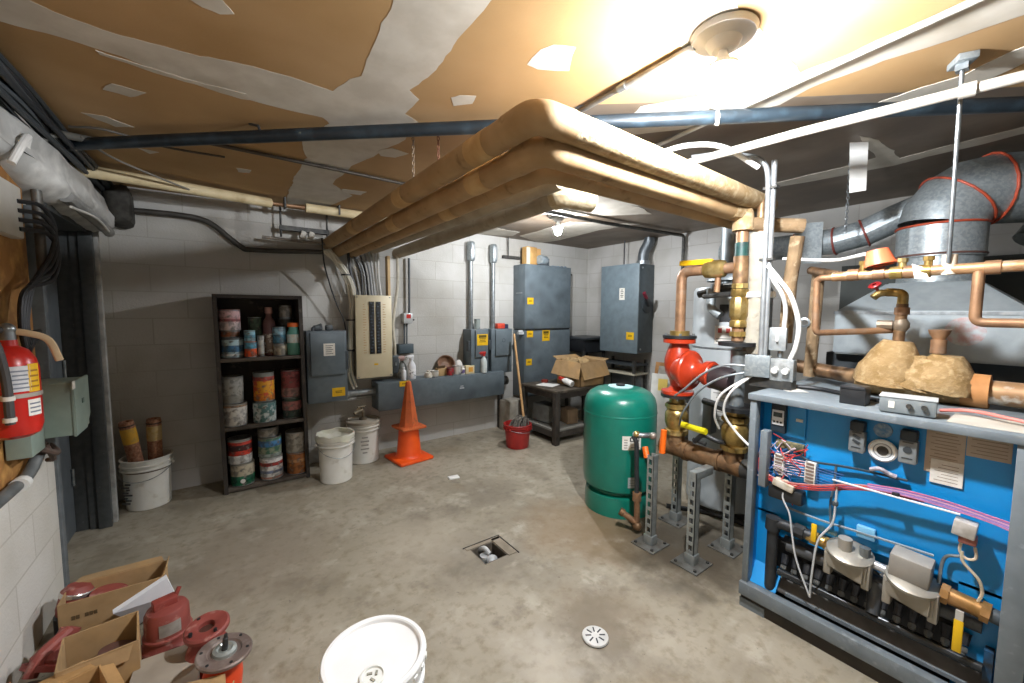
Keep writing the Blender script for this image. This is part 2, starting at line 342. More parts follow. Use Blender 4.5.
# ---- paint cans: each can is body, rim, lid and (where seen) label
def can(name, label, x, y, z, r, h, body, lab=None, group=None,  lid='#8a8a86', l0=.12, l1=.88, bands=(), bail=False, cat='can', lab2=None):
    if y < 3.76 and x < .55: group = 'paint cans and bottles in the bookcase'
    t = thing(name, label, cat, (x, y, z), group)
    bm_ = mat(body, None, .4, .3, 20, c3='#6d6a63', s3=22, lo3=.55, hi3=.7)
    G().lathe([(0, .001), (r*.96, .001), (r, .004), (r, h-.006), (r*1.02, h-.004), (r*1.02, h), (r*.9, h)], (x, y, z)).obj('body', bm_, t)
    G().lathe([(r*.9, h-.001), (r*.86, h-.005), (r*.8, h-.006), (0, h-.006)], (x, y, z)).obj('lid', mat(lid, None, .4, .5, 20, c3='#57544e', s3=30), t)
    for k in (.0, 1.0):
        G().lathe([(r*1.0, .0), (r*1.025, .002), (r*1.025, .005), (r*1.0, .007)], (x, y, z+k*(h-.009)), closed=False).obj('rim', M_STEEL, t)
    if lab:
        lb = G().lathe([(r*1.006, h*l0), (r*1.012, h*l0+.001), (r*1.012, h*l1-.001), (r*1.006, h*l1)], (x, y, z)).obj('label', mat(lab, lab2 or dirty(lab), .55, 0, 26, lo=.45, hi=.58, c3='#6b665c', s3=34, lo3=.58, hi3=.7), t)
        for (a, b, c) in bands:
            G().lathe([(r*1.014, h*a), (r*1.017, h*a+.0005), (r*1.017, h*b-.0005), (r*1.014, h*b)], (x, y, z)).obj('label_band', mat(c, dirty(c), .55, 0, 30, lo=.45, hi=.6, c3='#77726a', s3=40, lo3=.56, hi3=.68), lb)
    if bail:
        pts = [(x+r*1.03*math.cos(a), y-r*1.03*abs(math.sin(a))*.75-.01*0, z+h*.72-abs(math.sin(a))*h*.42) for a in [PI*k/10 for k in range(11)]]
        G().tube(pts, .002, 6).obj('bail_handle', M_STEEL, t)
    return t
Z1, Z2, Z3 = SZ[2]+.001, SZ[1]+.001, SZ[0]+.001
GP = 'paint cans and bottles in the bookcase'
# top shelf
can('paint_can', 'grey can with pale blue label, bottom left of top bookcase shelf', .058, 3.62, Z1, .07, .15, '#4a4f50', '#a9c4c9', None, bands=((.3, .62, '#3a6d92'), (.12, .2, '#dfe4e2')), l0=.05, l1=.9)
can('paint_can', 'rusty orange lidded can stacked between pink and blue cans on top shelf', .048, 3.62, Z1+.1515, .058, .048, '#7e4a2c', '#8f5430', None)
can('paint_can', 'upper can of the stack, faded pink and white label, on top shelf', .048, 3.62, Z1+.2005, .066, .155, '#9d6a68', '#b98a88', None, bands=((.02, .4, '#c9b4b0'), (.62, .93, '#c7a2a3'), (.45, .55, '#8e4a4c')), l0=.02, l1=.94)
can('spray_can', 'small blue and orange can standing at the front of the top shelf', .168, 3.575, Z1, .039, .118, '#c9552a', '#e05f25', None, bands=((.55, .95, '#5fa8c4'), (.1, .45, '#e0531d')), l0=.04, l1=.97, cat='can')
can('spray_can', 'pale blue can stacked on the blue and orange can', .166, 3.575, Z1+.119, .036, .082, '#7fb0bc', '#8cbccb', None, bands=((.3, .6, '#5e98ae'),), l0=.04, l1=.95)
can('paint_can', 'dark green can behind the small blue can on top shelf', .21, 3.70, Z1, .045, .30, '#34443a', '#4a6350', None, l0=.55, l1=.95)
can('spray_can', 'narrow grey can with white stripe on top shelf', .236, 3.60, Z1, .022, .16, '#66665f', '#b5b6ae', None, l0=.1, l1=.95)
def bottle(name, label, x, y, z, r, h, body, neck, cap, group=None, lab=None, cat='bottle', l0=.15, l1=.6):
    if x < .55: group = 'paint cans and bottles in the bookcase'
    t = thing(name, label, cat, (x, y, z), group)
    G().lathe([(0, 0), (r*.92, 0), (r, .004), (r, h*.66), (r*.9, h*.72), (neck, h*.8), (neck, h*.88), (0, h*.88)], (x, y, z), seg=20).obj('body', mat(body, None, .4), t)
    G().lathe([(0, h*.87), (neck*1.25, h*.87), (neck*1.25, h*.99), (neck*1.1, h), (0, h)], (x, y, z), seg=16).obj('cap', mat(cap, None, .4), t)
    if lab: G().lathe([(r*1.004, h*l0), (r*1.01, h*l0+.001), (r*1.01, h*l1-.001), (r*1.004, h*l1)], (x, y, z), seg=20).obj('label', mat(lab, '#c9c5b8', .6, 0, 40, lo=.5, hi=.6), t)
    return t
bottle('glue_bottle', 'tall maroon bottle with pale cap in middle of top shelf', .300, 3.66, Z1, .043, .375, '#6d4d4c', .02, '#b0877d', lab='#7b6a5e', l0=.05, l1=.45)
can('paint_can', 'cream can under the dark blue can on top shelf', .365, 3.60, Z1, .047, .088, '#a39a86', '#b8ae98', None, l0=.1, l1=.9)
can('paint_can', 'dark blue can stacked on the cream can', .36, 3.60, Z1+.089, .044, .135, '#31505f', '#3f7288', None, bands=((.55, .9, '#86aec0'), (.0, .1, '#1c2c35')), l0=.02, l1=.95)
can('paint_can', 'dark pint can behind the blue can on top shelf', .42, 3.72, Z1, .055, .29, '#3a3831', None, None)
can('jar', 'pale dusty jar on top of the dark pint can', .42, 3.71, Z1+.291, .045, .10, '#8f8b80', '#a29d92', None, cat='jar')
bottle('detergent_bottle', 'teal and white bottle with orange cap at right end of top shelf', .458, 3.59, Z1, .046, .255, '#5c9a8c', .033, '#d9641f', lab='#c9d6d2', l0=.38, l1=.64)
# middle shelf
can('paint_can', 'paint-dripped white can, lower left of middle shelf', .055, 3.61, Z2, .078, .165, '#b5ada0', '#cfccc4', None, bands=((.86, .95, '#a98a6c'),), l0=.05, l1=.95, lid='#9a8a72')
can('paint_can', 'grey metal can with wire bail stacked on the white can', .045, 3.62, Z2+.166, .07, .20, '#8d8d86', '#9b9b94', None, bail=True, l0=.3, l1=.9)
can('paint_can', 'teal can splashed with white paint, lower middle of middle shelf', .245, 3.61, Z2, .076, .155, '#5f8280', '#4c7472', None, l0=.02, l1=.97, lab2='#c5cdc9', bail=True)
can('paint_can', 'can with yellow and orange label stacked on the teal can', .247, 3.62, Z2+.156, .07, .225, '#8b8f88', '#e0a024', None, bands=((.05, .2, '#d97a1a'), (.72, .86, '#b4483a')), l0=.05, l1=.72, lab2='#c24a2a', bail=True)
can('paint_can', 'dark green can with pink label, lower right of middle shelf', .435, 3.63, Z2, .068, .165, '#33463f', '#3b5148', None, bands=((.4, .82, '#b97672'),), l0=.1, l1=.95)
can('paint_can', 'dusky red can stacked on the dark green can', .432, 3.63, Z2+.166, .067, .22, '#7b3d40', '#94494d', None, bands=((.05, .35, '#a77f7c'), (.75, .92, '#a85358')), l0=.03, l1=.95)
# bottom shelf
can('paint_can', 'can with green band and round white mark, lower left of bottom shelf', .085, 3.61, Z3, .078, .165, '#9b9482', '#b3a890', None, bands=((.02, .45, '#1e6b4a'), (.14, .3, '#2a7d59')), l0=.02, l1=.95, bail=True)
gc_ = [o for o in S.objects if o.get('label', '').startswith('can with green band')][0]
dc_ = Vector((-.085, -3.61, 0)).normalized(); G().lathe([(0, 0), (.016, -.001), (.016, .002), (0, .003)], Vector((.085, 3.61, Z3+.038))+dc_*.0795, dc_, 18).obj('round_mark', M_LABEL, gc_)
can('paint_can', 'red and white can stacked on the green-banded can', .075, 3.61, Z3+.166, .077, .185, '#a8a59c', '#cc3b28', None, bands=((.02, .3, '#c9c9c4'), (.55, .78, '#4a1d1a'), (.3, .36, '#e2e0da')), l0=.02, l1=.9)
can('paint_can', 'white can with a red band, lower middle of bottom shelf', .275, 3.61, Z3, .078, .175, '#c9c7be', '#d6d4cd', None, bands=((.62, .78, '#a3352e'), (.3, .42, '#7d88a0'), (.05, .14, '#b07f6c')), l0=.02, l1=.97)
can('paint_can', 'can with blue and green landscape label stacked on the white can', .27, 3.61, Z3+.176, .078, .155, '#8a8f80', '#46715a', None, bands=((.55, .85, '#4a83b4'), (.05, .2, '#9aa69c')), l0=.02, l1=.95, lab2='#8c9378')
can('paint_can', 'dull grey can topmost of the middle stack on bottom shelf', .262, 3.62, Z3+.332, .07, .072, '#8d8a80', '#9b978c', None)
can('paint_can', 'rust-brown stained can, lower right of bottom shelf', .46, 3.615, Z3, .076, .175, '#8a5a30', '#9c6130', None, l0=.02, l1=.97, lab2='#6d4220', bands=((.55, .7, '#b98653'),))
can('paint_can', 'dusty grey can stacked on the rust-brown can', .455, 3.615, Z3+.176, .076, .165, '#8b877b', '#a29d8f', None, l0=.04, l1=.95, lab2='#7c776b')
# ---- bucket with two wrapped rollers
def pail(name, label, x, y, r0, r1, h, m, cat='bucket', lid=False, group=None, bail=True, open_in=True, ba=0, drop=.55):
    t = thing(name, label, cat, (x, y, 0), group)
    prof = [(0, .001), (r0*.97, .001), (r0, .006), (r1-.012, h*.78), (r1+.004, h*.785), (r1+.004, h*.80), (r1-.008, h*.81), (r1-.008, h*.86), (r1+.004, h*.865), (r1+.004, h*.885), (r1-.006, h*.895), (r1-.004, h-.008), (r1+.004, h-.004), (r1, h)]
    if open_in: prof += [(r1-.008, h), (r1-.012, h-.02), (r0-.006, .012), (0, .012)]
    else: prof += [(r1-.02, h)]
    G().lathe(prof, (x, y, 0), seg=40).obj('body', m, t)
    if bail:
        dx, dy = math.cos(ba), math.sin(ba); pts = []
        for k in range(17):
            a = PI*k/16; c, s = math.cos(a), math.sin(a)
            pts.append((x+dx*r1*1.03*c+dy*s*(r1+.012)*1.0, y+dy*r1*1.03*c-dx*s*(r1+.012)*1.0, h*.82-s*h*drop*.5))
        hd = G().tube(pts, .0022, 6).obj('bail_handle', M_STEEL, t)
        for e in (0, -1): G().sph(pts[e], .011, u=10, v=6).obj('handle_ear', m, t)
    return t
p = pail('bucket', 'white bucket beside the door jamb holding two wrapped cylinders', -.455, 3.665, .118, .138, .345, M_WPLAST, ba=-.25, drop=.42)
g = G()
for k in range(8): g.box((-.535+.0015*k*0-.02+.012*(k % 2), 3.553, .07+.018*k), (.05-.014*(k % 3), .004, .011), (0, 0, .35+PI*0-.9))
g.obj('printing', mat('#4a4a48', None, .6), p)
g = G().lathe([(.1, .05), (.128, .26)], (-.455, 3.665, .015), seg=40); g.obj('dust_fill', mat('#6b5a48', None, .9), p)
def wrapped(label, base, top, lab):
    b, tp = Vector(base), Vector(top); d = (tp-b).normalized(); L = (tp-b).length
    t = thing('roller_tube', label, 'tube', base)
    G().lathe([(0, 0), (.036, 0), (.04, .006), (.04, L-.02), (.038, L), (.02, L), (.02, L-.03), (0, L-.03)], base, d, 22).obj('tube_body', mat('#7a4c33', '#a0765a', .8, 0, 70, bump=.2, bscale=90), t)
    G().lathe([(.0405, L*.74), (.0415, L*.741), (.0415, L*.92), (.0405, L*.921)], base, d, 22).obj('label', mat(lab, None, .6, c3='#a98a3c', s3=30), t)
    G().lathe([(.0408, L*.945), (.042, L*.946), (.042, L*.96), (.0408, L*.961)], base, d, 22).obj('top_band', mat('#3c2a20', None, .6), t)
wrapped('brown tube with yellow label leaning in the bucket by the door', (-.475, 3.68, .02), (-.545, 3.645, .60), '#c9982c')
wrapped('brown tube with pale tan label upright in the bucket by the door', (-.415, 3.70, .02), (-.408, 3.665, .595), '#b39a6a')
# ---- two white pails
t = pail('bucket', 'open white pail with crumpled liner in front of the other pail', .70, 3.365, .118, .138, .372, M_WPLAST, ba=.1, drop=.5)
g = G().lathe([(0, .30), (.08, .335), (.118, .35), (.128, .378), (.140, .38), (.145, .36), (.144, .335)], (.70, 3.365, 0), seg=36).rough(.014, 18); g.obj('liner', mat('#d9d8cf', '#c9c9b4', .5, 0, 9), t)
t = pail('bucket', 'lidded white pail with a metal spigot on its lid', 1.0, 3.665, .128, .142, .37, M_WPLAST, ba=.4, open_in=False, bail=False)
G().lathe([(0, .372), (.09, .372), (.105, .366), (.128, .368), (.135, .376), (.147, .374), (.149, .352), (.143, .35)], (1.0, 3.665, 0), seg=36).obj('lid', mat('#8c8577', '#b3ac9d', .6, 0, 9), t)
g = G()
for k, w in enumerate((.05, .07, .06, .07, .04)): g.box((.975, 3.5345+.0012*k, .24-.034*k), (w, .003, .012), (-.06, 0, -.15))
g.obj('printing', mat('#8d8b84', None, .6), t)
g = G().tube(spl([(1.0, 3.665, .37), (1.0, 3.66, .43), (.985, 3.65, .46), (.94, 3.64, .452), (.915, 3.63, .44)]), .013, 10).cyl((1.0, 3.665, .372), (1.0, 3.665, .39), .035).cyl((.985, 3.65, .45), (.985, 3.65, .49), .008).cyl((.95, 3.65, .49), (1.02, 3.66, .492), .007); g.obj('spigot', mat('#8f8470', '#6d6455', .5, .5, 20), t)
# ---- traffic cone with a square collar
t = thing('traffic_cone', 'weathered orange traffic cone with a second square base as collar', 'cone', (1.345, 3.46, 0))
def sq(cx, cy, h, z0, z1, m, nm, rot=.12, bev=.02):
    return G().box((cx, cy, (z0+z1)/2), (h*2, h*2, z1-z0), (0, 0, rot), bev=bev).obj(nm, m, t)
M_CONE1 = mat('#ef5a17', '#e04c10', .42, 0, 6); M_CONE2 = mat('#d5682f', '#b9572a', .65, 0, 9, c3='#93532f', s3=20, lo3=.58, hi3=.7)
sq(1.345, 3.46, .165, 0, .032, M_CONE1, 'base')
G().lathe([(.135, .02), (.118, .035), (.108, .06), (.085, .31)], (1.345, 3.46, 0), seg=36).obj('lower_cone', M_CONE1, t)
sq(1.348, 3.46, .118, .285, .312, M_CONE2, 'collar')
G().lathe([(.095, .305), (.088, .325), (.026, .70), (.02, .712), (.012, .712), (.012, .69), (0, .69)], (1.348, 3.46, 0), seg=8).obj('upper_cone', M_CONE2, t, ang=20)
# ---- white fuse disconnect with tag
def warn(g0, p, x, y, z, w, h, axis='y', blk=True):
    """yellow warning sticker with dark heading bar"""
    if axis == 'y': lb = G().bb((x-w/2, y-.0015, z-h/2), (x+w/2, y, z+h/2)).obj('warning_label', M_YEL, p)
    else: lb = G().bb((y-.0015, x-w/2, z-h/2), (y, x+w/2, z+h/2)).obj('warning_label', M_YEL, p)
    g = G()
    rows = [(.30, .7, .12)] + [(.1-.14*k, .6-.1*(k % 2), .03) for k in range(3)] if blk else [(.1-.16*k, .5, .04) for k in range(2)]
    for dz, ww, hh in rows:
        if axis == 'y': g.bb((x-w*ww/2, y-.0022, z+h*(dz-hh)), (x+w*ww/2, y-.0014, z+h*(dz+hh)))
        else: g.bb((y-.0022, x-w*ww/2, z+h*(dz-hh)), (y-.0014, x+w*ww/2, z+h*(dz+hh)))
    g.obj('printing', mat('#5a4a12', None, .6), lb)
d = thing('disconnect_box', 'grey disconnect box between the bookcase and the tan breaker panel', 'electrical box', (.715, 3.75, .56))
G().bb((.56, 3.665, .565), (.875, YB-.002, 1.175), .004).obj('enclosure', M_GREYBOX, d)
dr = G().bb((.585, 3.645, .80), (.858, 3.666, 1.165), .006).obj('door', M_GREYBOX, d)
G().bb((.685, 3.6435, .965), (.775, 3.6455, 1.07)).obj('label', M_LABEL, dr)
g = G()
for k in range(5): g.bb((.70, 3.6428, .98+.017*k), (.76-.012*(k % 2), 3.6436, .985+.017*k))
g.obj('printing', M_INK, dr)
G().bb((.855, 3.655, .84), (.885, 3.70, 1.0), .004).obj('switch_handle', M_GREYDK, d)
warn(None, d, .80, 3.664, .645, .105, .075, blk=False)
g = G().tube(fil([(.62, 3.72, 1.175), (.62, 3.72, 1.20), (.69, 3.73, 1.225)], .02), .014).box((.66, 3.73, 1.20), (.07, .05, .045), bev=.01).box((.75, 3.74, 1.20), (.06, .05, .05), bev=.012); g.obj('cable_clamp', mat('#5d6264', '#33373a', .5, .4, 40), d)
# nipple to the trough
solo(G().cyl((.875, 3.74, .60), (1.135, 3.74, .60), .033).cyl((.875, 3.74, .60), (.90, 3.74, .60), .042).cyl((1.11, 3.74, .60), (1.135, 3.74, .60), .042), 'conduit_nipple', M_STEEL, 'short horizontal conduit joining the disconnect box to the trough', 'conduit')
# ---- tan breaker panel
b = thing('breaker_panel', 'tan breaker panel with two columns of black breakers', 'breaker panel', (1.13, 3.77, .735))
M_TAN = mat('#cfc4a6', '#c5b998', .5, 0, 6); 
G().bb((.975, 3.715, .745), (1.28, YB-.002, 1.475)).obj('enclosure', mat('#a39a83', None, .5), b)
G().bb((.963, 3.70, .735), (1.29, 3.716, 1.487), .004).obj('cover', M_TAN, b)
for x in (1.105, 1.165):
    c = G().bb((x-.022, 3.694, .955), (x+.022, 3.702, 1.43)).obj('breaker_column', M_BLACK, b)
    g = G()
    for k in range(16):
        z = .97+.029*k
        if random.random() < .9: g.box((x+random.choice((-.006, .006)), 3.69, z+.01), (.016, .012, .009))
    g.obj('breaker_toggle', mat('#4a5a6a', '#30363c', .5, 0, 200), c)
for x, s in ((1.045, -1), (1.222, 1)):
    g = G()
    for k in range(20): g.bb((x-.016, 3.6985, .965+.023*k), (x+.014*random.uniform(-.3, 1), 3.7, .97+.023*k))
    g.obj('circuit_directory', mat('#b4895f', None, .7), b)
G().bb((1.12, 3.698, .85), (1.155, 3.7, .865)).obj('warning_label', M_YEL, b)
g = G()
for x, z in ((.98, .75), (1.273, .75), (.98, 1.47), (1.273, 1.47)): g.cyl((x, 3.701, z), (x, 3.696, z), .006, seg=10)
g.obj('screw', M_STEEL, b)
# ---- cables
def cable(name, label, pts, r, m, cat='cable', n=6, group=None, smooth=True, seg=8): return solo(G().tube(spl(pts, n) if smooth else pts, r, seg), name, m, label, cat, group)
bund = thing('cable_bundle', 'bundle of pale cables curving down beside the tan breaker panel', 'cables', (.95, 3.75, .62))
path = [at(326, 250, 'y', 3.70), at(336, 260, 'y', 3.72), at(346, 275, 'y', 3.74), at(352, 294, 'y', 3.755), at(351, 320, 'y', 3.765), at(349.5, 350, 'y', 3.77), at(350, 372, 'y', 3.77), at(355, 388, 'y', 3.77)]
for k, (ox, oy) in enumerate(((-.026, 0), (-.009, -.014), (.008, .0), (.025, -.006), (-.004, -.026), (.014, -.024))):
    pts = [Vector(p)+Vector((ox*(1-.1*i)+.006*math.sin(i*1.7+k), oy, ox*.3)) for i, p in enumerate(path)][:8-(k % 3)]
    G().tube(spl(pts), .011, 8).obj('cable', mat(('#cfcabb', '#c4bfae', '#b6b3a6')[k % 3], None, .5), bund)
g = G()
for i in (2, 4, 5): g.cyl(path[i]+Vector((0, -.006, .006)), path[i]+Vector((0, -.006, -.006)), .043, seg=12)
g.obj('cable_tie', M_BLACK, bund)
bund = thing('cable_bundle', 'grey and black cables dropping into the top of the tan panel', 'cables', (1.1, 3.76, 1.48))
for k, (xa, xb, c) in enumerate(((352, 362, '#3a3d40'), (355, 366, '#8b8f90'), (359, 368, '#2c2e30'), (364, 372, '#74787a'), (369, 375, '#9a9d9c'), (373, 378, '#c1c0ba'), (378, 381, '#b7b6b0'), (348, 358, '#2a2c2e'))):
    p0, p1 = at(xa, 252, 'y', 3.74+.01*(k % 3)), at(xb, 297, 'y', 3.76+.01*(k % 3)); m_ = p0.lerp(p1, .5)+Vector((.035-.008*k, 0, .02))
    G().tube(spl([p0, m_, p1]), .009 if k < 6 else .012, 8).obj('cable', mat(c, None, .5), bund)
solo(G().bb((at(387.5, 300, 'y', 3.79).x, 3.77, .78), (at(390, 300, 'y', 3.79).x, 3.83, 1.86)), 'wood_stud', mat('#b59a70', '#a0855c', .75, 0, 10), 'narrow upright wood strip beside the tan breaker panel', 'wood strip')
cable('cable', 'pale slack cable hanging right of the wood strip by the panel', [at(397, 255, 'y', 3.76), at(398, 280, 'y', 3.76), at(396, 300, 'y', 3.76), at(393, 325, 'y', 3.77), at(395, 350, 'y', 3.77), at(394, 372, 'y', 3.77)], .014, mat('#c2bcab', '#a9a393', .6, 0, 20))
cable('cable', 'thin black cable hanging from the pipe end above the bookcase side', [at(322, 238, 'y', 3.6), at(324, 262, 'y', 3.66), at(330, 285, 'y', 3.72), at(337, 305, 'y', 3.75), at(343, 318, 'y', 3.76), at(346, 330, 'y', 3.76)], .006, M_WIREB)
# ---- thin conduit with the little red-labelled box, small grey boxes right of the panel
t = thing('junction_box', 'small grey switch box with a red sticker on a dark conduit', 'electrical box', (1.48, 3.78, 1.2))
p0 = at(400, 320, 'y', 3.77)
G().bb((1.43, 3.76, 1.225), (1.52, YB-.002, 1.325), .006).obj('box_body', mat('#b9bcbb', None, .4, .4), t)
G().bb((1.455, 3.758, 1.275), (1.50, 3.7605, 1.315)).obj('sticker', M_RED, t)
G().tube(fil([(1.52, 3.80, 1.26), (1.55, 3.80, 1.26)], .01), .008).obj('stub_conduit', M_DKSTEEL, t)
G().tube([(1.50, 3.80, 1.325), (1.505, 3.80, 1.86)], .011).obj('riser_conduit', M_GREYDK, t)
g = G().tube([(1.45, 3.80, 1.225), (1.445, 3.80, 1.02)], .009).tube([(1.475, 3.80, 1.225), (1.47, 3.80, 1.02)], .007); g.obj('drop_conduit', M_GREYDK, t)
t = thing('junction_box', 'small dark square box under the red-stickered switch box', 'electrical box', (1.46, 3.79, .94))
G().bb((1.375, 3.77, .93), (1.53, YB-.002, 1.025), .004).obj('box_body', mat('#3c494d', None, .5), t); G().bb((1.385, 3.764, .937), (1.52, 3.771, 1.018), .003).obj('cover', mat('#44525a', None, .5), t)
t = thing('junction_box', 'narrow grey outlet box against the right edge of the tan panel', 'electrical box', (1.33, 3.78, .75))
G().bb((1.30, 3.75, .75), (1.375, YB-.002, .92), .005).obj('box_body', M_GREYBOX, t); G().bb((1.31, 3.744, .76), (1.365, 3.751, .91), .003).obj('cover', M_GREYDK, t)
G().box((1.338, 3.741, .84), (.018, .008, .03)).obj('toggle', M_STEEL, t)
# ---- wireway trough
w = thing('wireway', 'long grey wiring trough mounted along the block wall', 'wiring trough', (1.83, 3.73, .43))
G().bb((1.13, 3.63, .435), (2.515, YB-.002, .69), .004).obj('trough', M_GREYBOX, w)
G().bb((1.128, 3.623, .43), (2.517, 3.632, .685), .003).obj('cover', M_GREYBOX, w)
pt = at(462, 388, 'y', 3.622); g = G().box(pt, (.05, .002, .014)).box(pt+Vector((0, 0, .02)), (.035, .002, .008)); g.obj('badge', mat('#c9cdd0', None, .4, .4), w)
warn(None, w, 1.375, 3.6225, .665, .1, .05, blk=False)
G().tube([(2.517, 3.74, .56), (2.63, 3.74, .56)], .05, 14).obj('end_nipple', M_DKSTEEL, w)
# ---- safety switches with conduits
def switch(label, x0, x1, lab, conl, cx):
    s = thing('safety_switch', label, 'safety switch', ((x0+x1)/2, 3.75, .66))
    G().bb((x0, 3.665, .665), (x1, YB-.002, 1.155), .004).obj('enclosure', M_GREYBOX, s)
    d = G().bb((x0+.045, 3.645, .86), (x1-.012, 3.667, 1.15), .006).obj('door', M_GREYBOX, s)
    if lab: warn(None, d, (x0+x1)/2+.02, 3.644, 1.045, .135, .12)
    else:
        G().lathe([(.018, 0), (.022, .002), (.018, .004)], ((x0+x1)/2+.01, 3.645, 1.03), (0, -1, 0), 18).obj('logo_mark', M_GREYDK, d)
    G().box((x0-.012, 3.70, .98), (.025, .05, .11), bev=.005).obj('switch_handle', M_GREYDK, s)
    c = thing('conduit', conl, 'conduit', (cx, 3.785, 1.155))
    G().cyl((cx, 3.79, 1.156), (cx, 3.79, 1.9), .021).obj('tube', M_STEEL, c)
    G().cyl((cx, 3.79, 1.156), (cx, 3.79, 1.18), .031).obj('coupling', M_STEEL, c)
    lb = G().box((cx, 3.785, 1.985), (.072, .09, .215), bev=.03, seg=3).obj('conduit_body', M_GALV, c)
    G().box((cx+.004, 3.738, 1.985), (.04, .008, .14), bev=.012).obj('cover_plate', mat('#c9cfd1', None, .3, .7), lb)
    return s
switch('left of the two grey safety switches, with a yellow warning label', 2.12, 2.335, True, 'steel conduit rising from the safety switch with yellow label', 2.19)
switch('right of the two grey safety switches, without a yellow label', 2.375, 2.65, False, 'steel conduit rising from the safety switch without yellow label', 2.475)
can('jar', 'clear dusty jar on top of the safety switch with yellow label', 2.24, 3.74, 1.156, .032, .11, '#a9b3af', None, None, cat='jar', lid='#6b8a8c')
t = thing('tape_roll', 'orange and red plastic packet lying on the right safety switch', 'packet', (2.53, 3.74, 1.156)); G().box((2.53, 3.73, 1.186), (.10, .06, .06), bev=.008).obj('packet', mat('#d9522c', '#b8362f', .5, 0, 30), t)
solo(G().cyl((2.605, 3.73, 1.156), (2.605, 3.73, 1.20), .034).cyl((2.605, 3.73, 1.20), (2.605, 3.73, 1.205), .028), 'tape_roll', mat('#2b2f4a', None, .4), 'dark blue tape roll beside the orange packet on the safety switch', 'tape')
# ---- clutter on the trough (top z .69)
ZW = .691
def spray(label, x, y, z, r, h, body, trig, lab=None):
    t = thing('spray_bottle', label, 'spray bottle', (x, y, z))
    G().lathe([(0, 0), (r*.95, 0), (r, .005), (r, h*.5), (r*.8, h*.62), (r*.38, h*.74), (r*.38, h*.8), (0, h*.8)], (x, y, z), seg=20).obj('body', mat(body, None, .4), t)
    g = G().cyl((x, y, z+h*.78), (x, y, z+h*.85), r*.5, seg=14).box((x-.012, y, z+h*.92), (.075, .022, .032), bev=.007).cyl((x-.05, y, z+h*.93), (x-.062, y, z+h*.93), .007)
    hd = g.obj('spray_head', mat(trig, None, .4), t)
    G().tube(spl([(x-.03, y, z+h*.89), (x-.034, y, z+h*.83), (x-.026, y, z+h*.77)]), .005, 8).obj('trigger', mat(trig, None, .45), hd)
    if lab: G().lathe([(r*1.005, h*.12), (r*1.015, h*.125), (r*1.015, h*.42), (r*1.005, h*.425)], (x, y, z), seg=20).obj('label', mat(lab, '#8b8b8b', .6, 0, 60, lo=.55, hi=.62), t)
spray('grey spray bottle with reddish head at the left end of the trough', 1.405, 3.76, ZW, .042, .225, '#7d8280', '#b59a94', '#a9aaa6')
spray('white spray bottle standing behind the orange cone top', 1.475, 3.70, ZW, .042, .235, '#e2e3e6', '#dfe0e2', '#eceded')
bottle('squeeze_bottle', 'small white squeeze bottle in front of the grey spray bottle', 1.385, 3.665, ZW, .022, .125, '#e8e8ea', .009, '#d6d6d8')
solo(G().lathe([(0, 0), (.036, 0), (.04, .02), (.03, .05), (.012, .058), (0, .058)], (1.64, 3.68, ZW)).lathe([(0, .05), (.016, .05), (.016, .07), (0, .07)], (1.64, 3.68, ZW)), 'sponge_cup', mat('#b5afa0', '#cfcabd', .7, 0, 30), 'small grey-white cup lid at left of the trough clutter', 'cup')
can('paper_cup', 'short white tub in the trough clutter', 1.71, 3.685, ZW, .04, .062, '#e0ddd5', None, None, cat='tub', lid='#d9d6ce')
t = thing('cardboard_carton', 'small tan carton beside the red tin on the trough', 'carton', (1.815, 3.72, ZW)); G().bb((1.75, 3.69, ZW), (1.875, 3.76, ZW+.075), .002).obj('carton', mat('#b9996a', None, .7), t); G().box((1.79, 3.70, ZW+.09), (.09, .004, .035), (.5, 0, .1)).obj('flap', mat('#6b5540', None, .7), t)
can('tin', 'small dark red tin on the trough', 1.875, 3.668, ZW, .036, .085, '#8c1f24', '#9c2329', None, cat='tin', lid='#5a2022', l0=.05, l1=.95)
t = thing('bowl', 'brown round bowl standing on edge on the trough', 'bowl', (1.885, 3.775, ZW)); G().lathe([(0, -.045), (.05, -.04), (.085, -.01), (.092, .03), (.085, .03), (.075, -.005), (.045, -.03), (0, -.036)], (1.885, 3.785, ZW+.105), (-.2, -.75, .55)).obj('bowl_body', mat('#8a6a52', '#745642', .55, 0, 20), t)
solo(G().bb((1.835, 3.755, ZW), (1.94, 3.825, ZW+.045), .004), 'wood_block', mat('#7c684f', None, .7), 'low brown block under the bowl on the trough', 'block')
can('paper_cup', 'white paper cup beside the red tin on the trough', 1.955, 3.69, ZW, .037, .095, '#dcd8cf', None, None, cat='cup', lid='#c9c5bb')
bottle('pill_bottle', 'small purple-labelled bottle between cup and cream carton', 2.02, 3.665, ZW, .022, .085, '#d9d6d0', .014, '#e6e4de', lab='#6a5a86')
t = thing('cardboard_carton', 'cream carton with orange label on the trough', 'carton', (2.10, 3.68, ZW)); G().bb((2.05, 3.655, ZW), (2.155, 3.715, ZW+.085), .003).obj('carton', mat('#d9c9a0', None, .6), t); G().bb((2.085, 3.653, ZW+.02), (2.135, 3.656, ZW+.07)).obj('label', mat('#d59a3a', None, .6), t)
solo(G().sph((2.02, 3.76, ZW+.085), .045, (1, .8, 1.1)).rough(.015, 25).lathe([(0, 0), (.03, 0), (.03, .06), (0, .06)], (2.02, 3.76, ZW)), 'rag', mat('#d5d3cc', None, .8), 'crumpled white rag on a tub behind the purple-labelled bottle', 'rag')
bottle('oil_bottle', 'slim dark amber bottle beside the red-topped spray bottle', 2.165, 3.735, ZW, .02, .15, '#6a5638', .009, '#5a2d22')
spray('tall white spray bottle with red head at the right end of trough', 2.285-.02, 3.648, ZW, .036, .23, '#c9d2cf', '#b3302c')
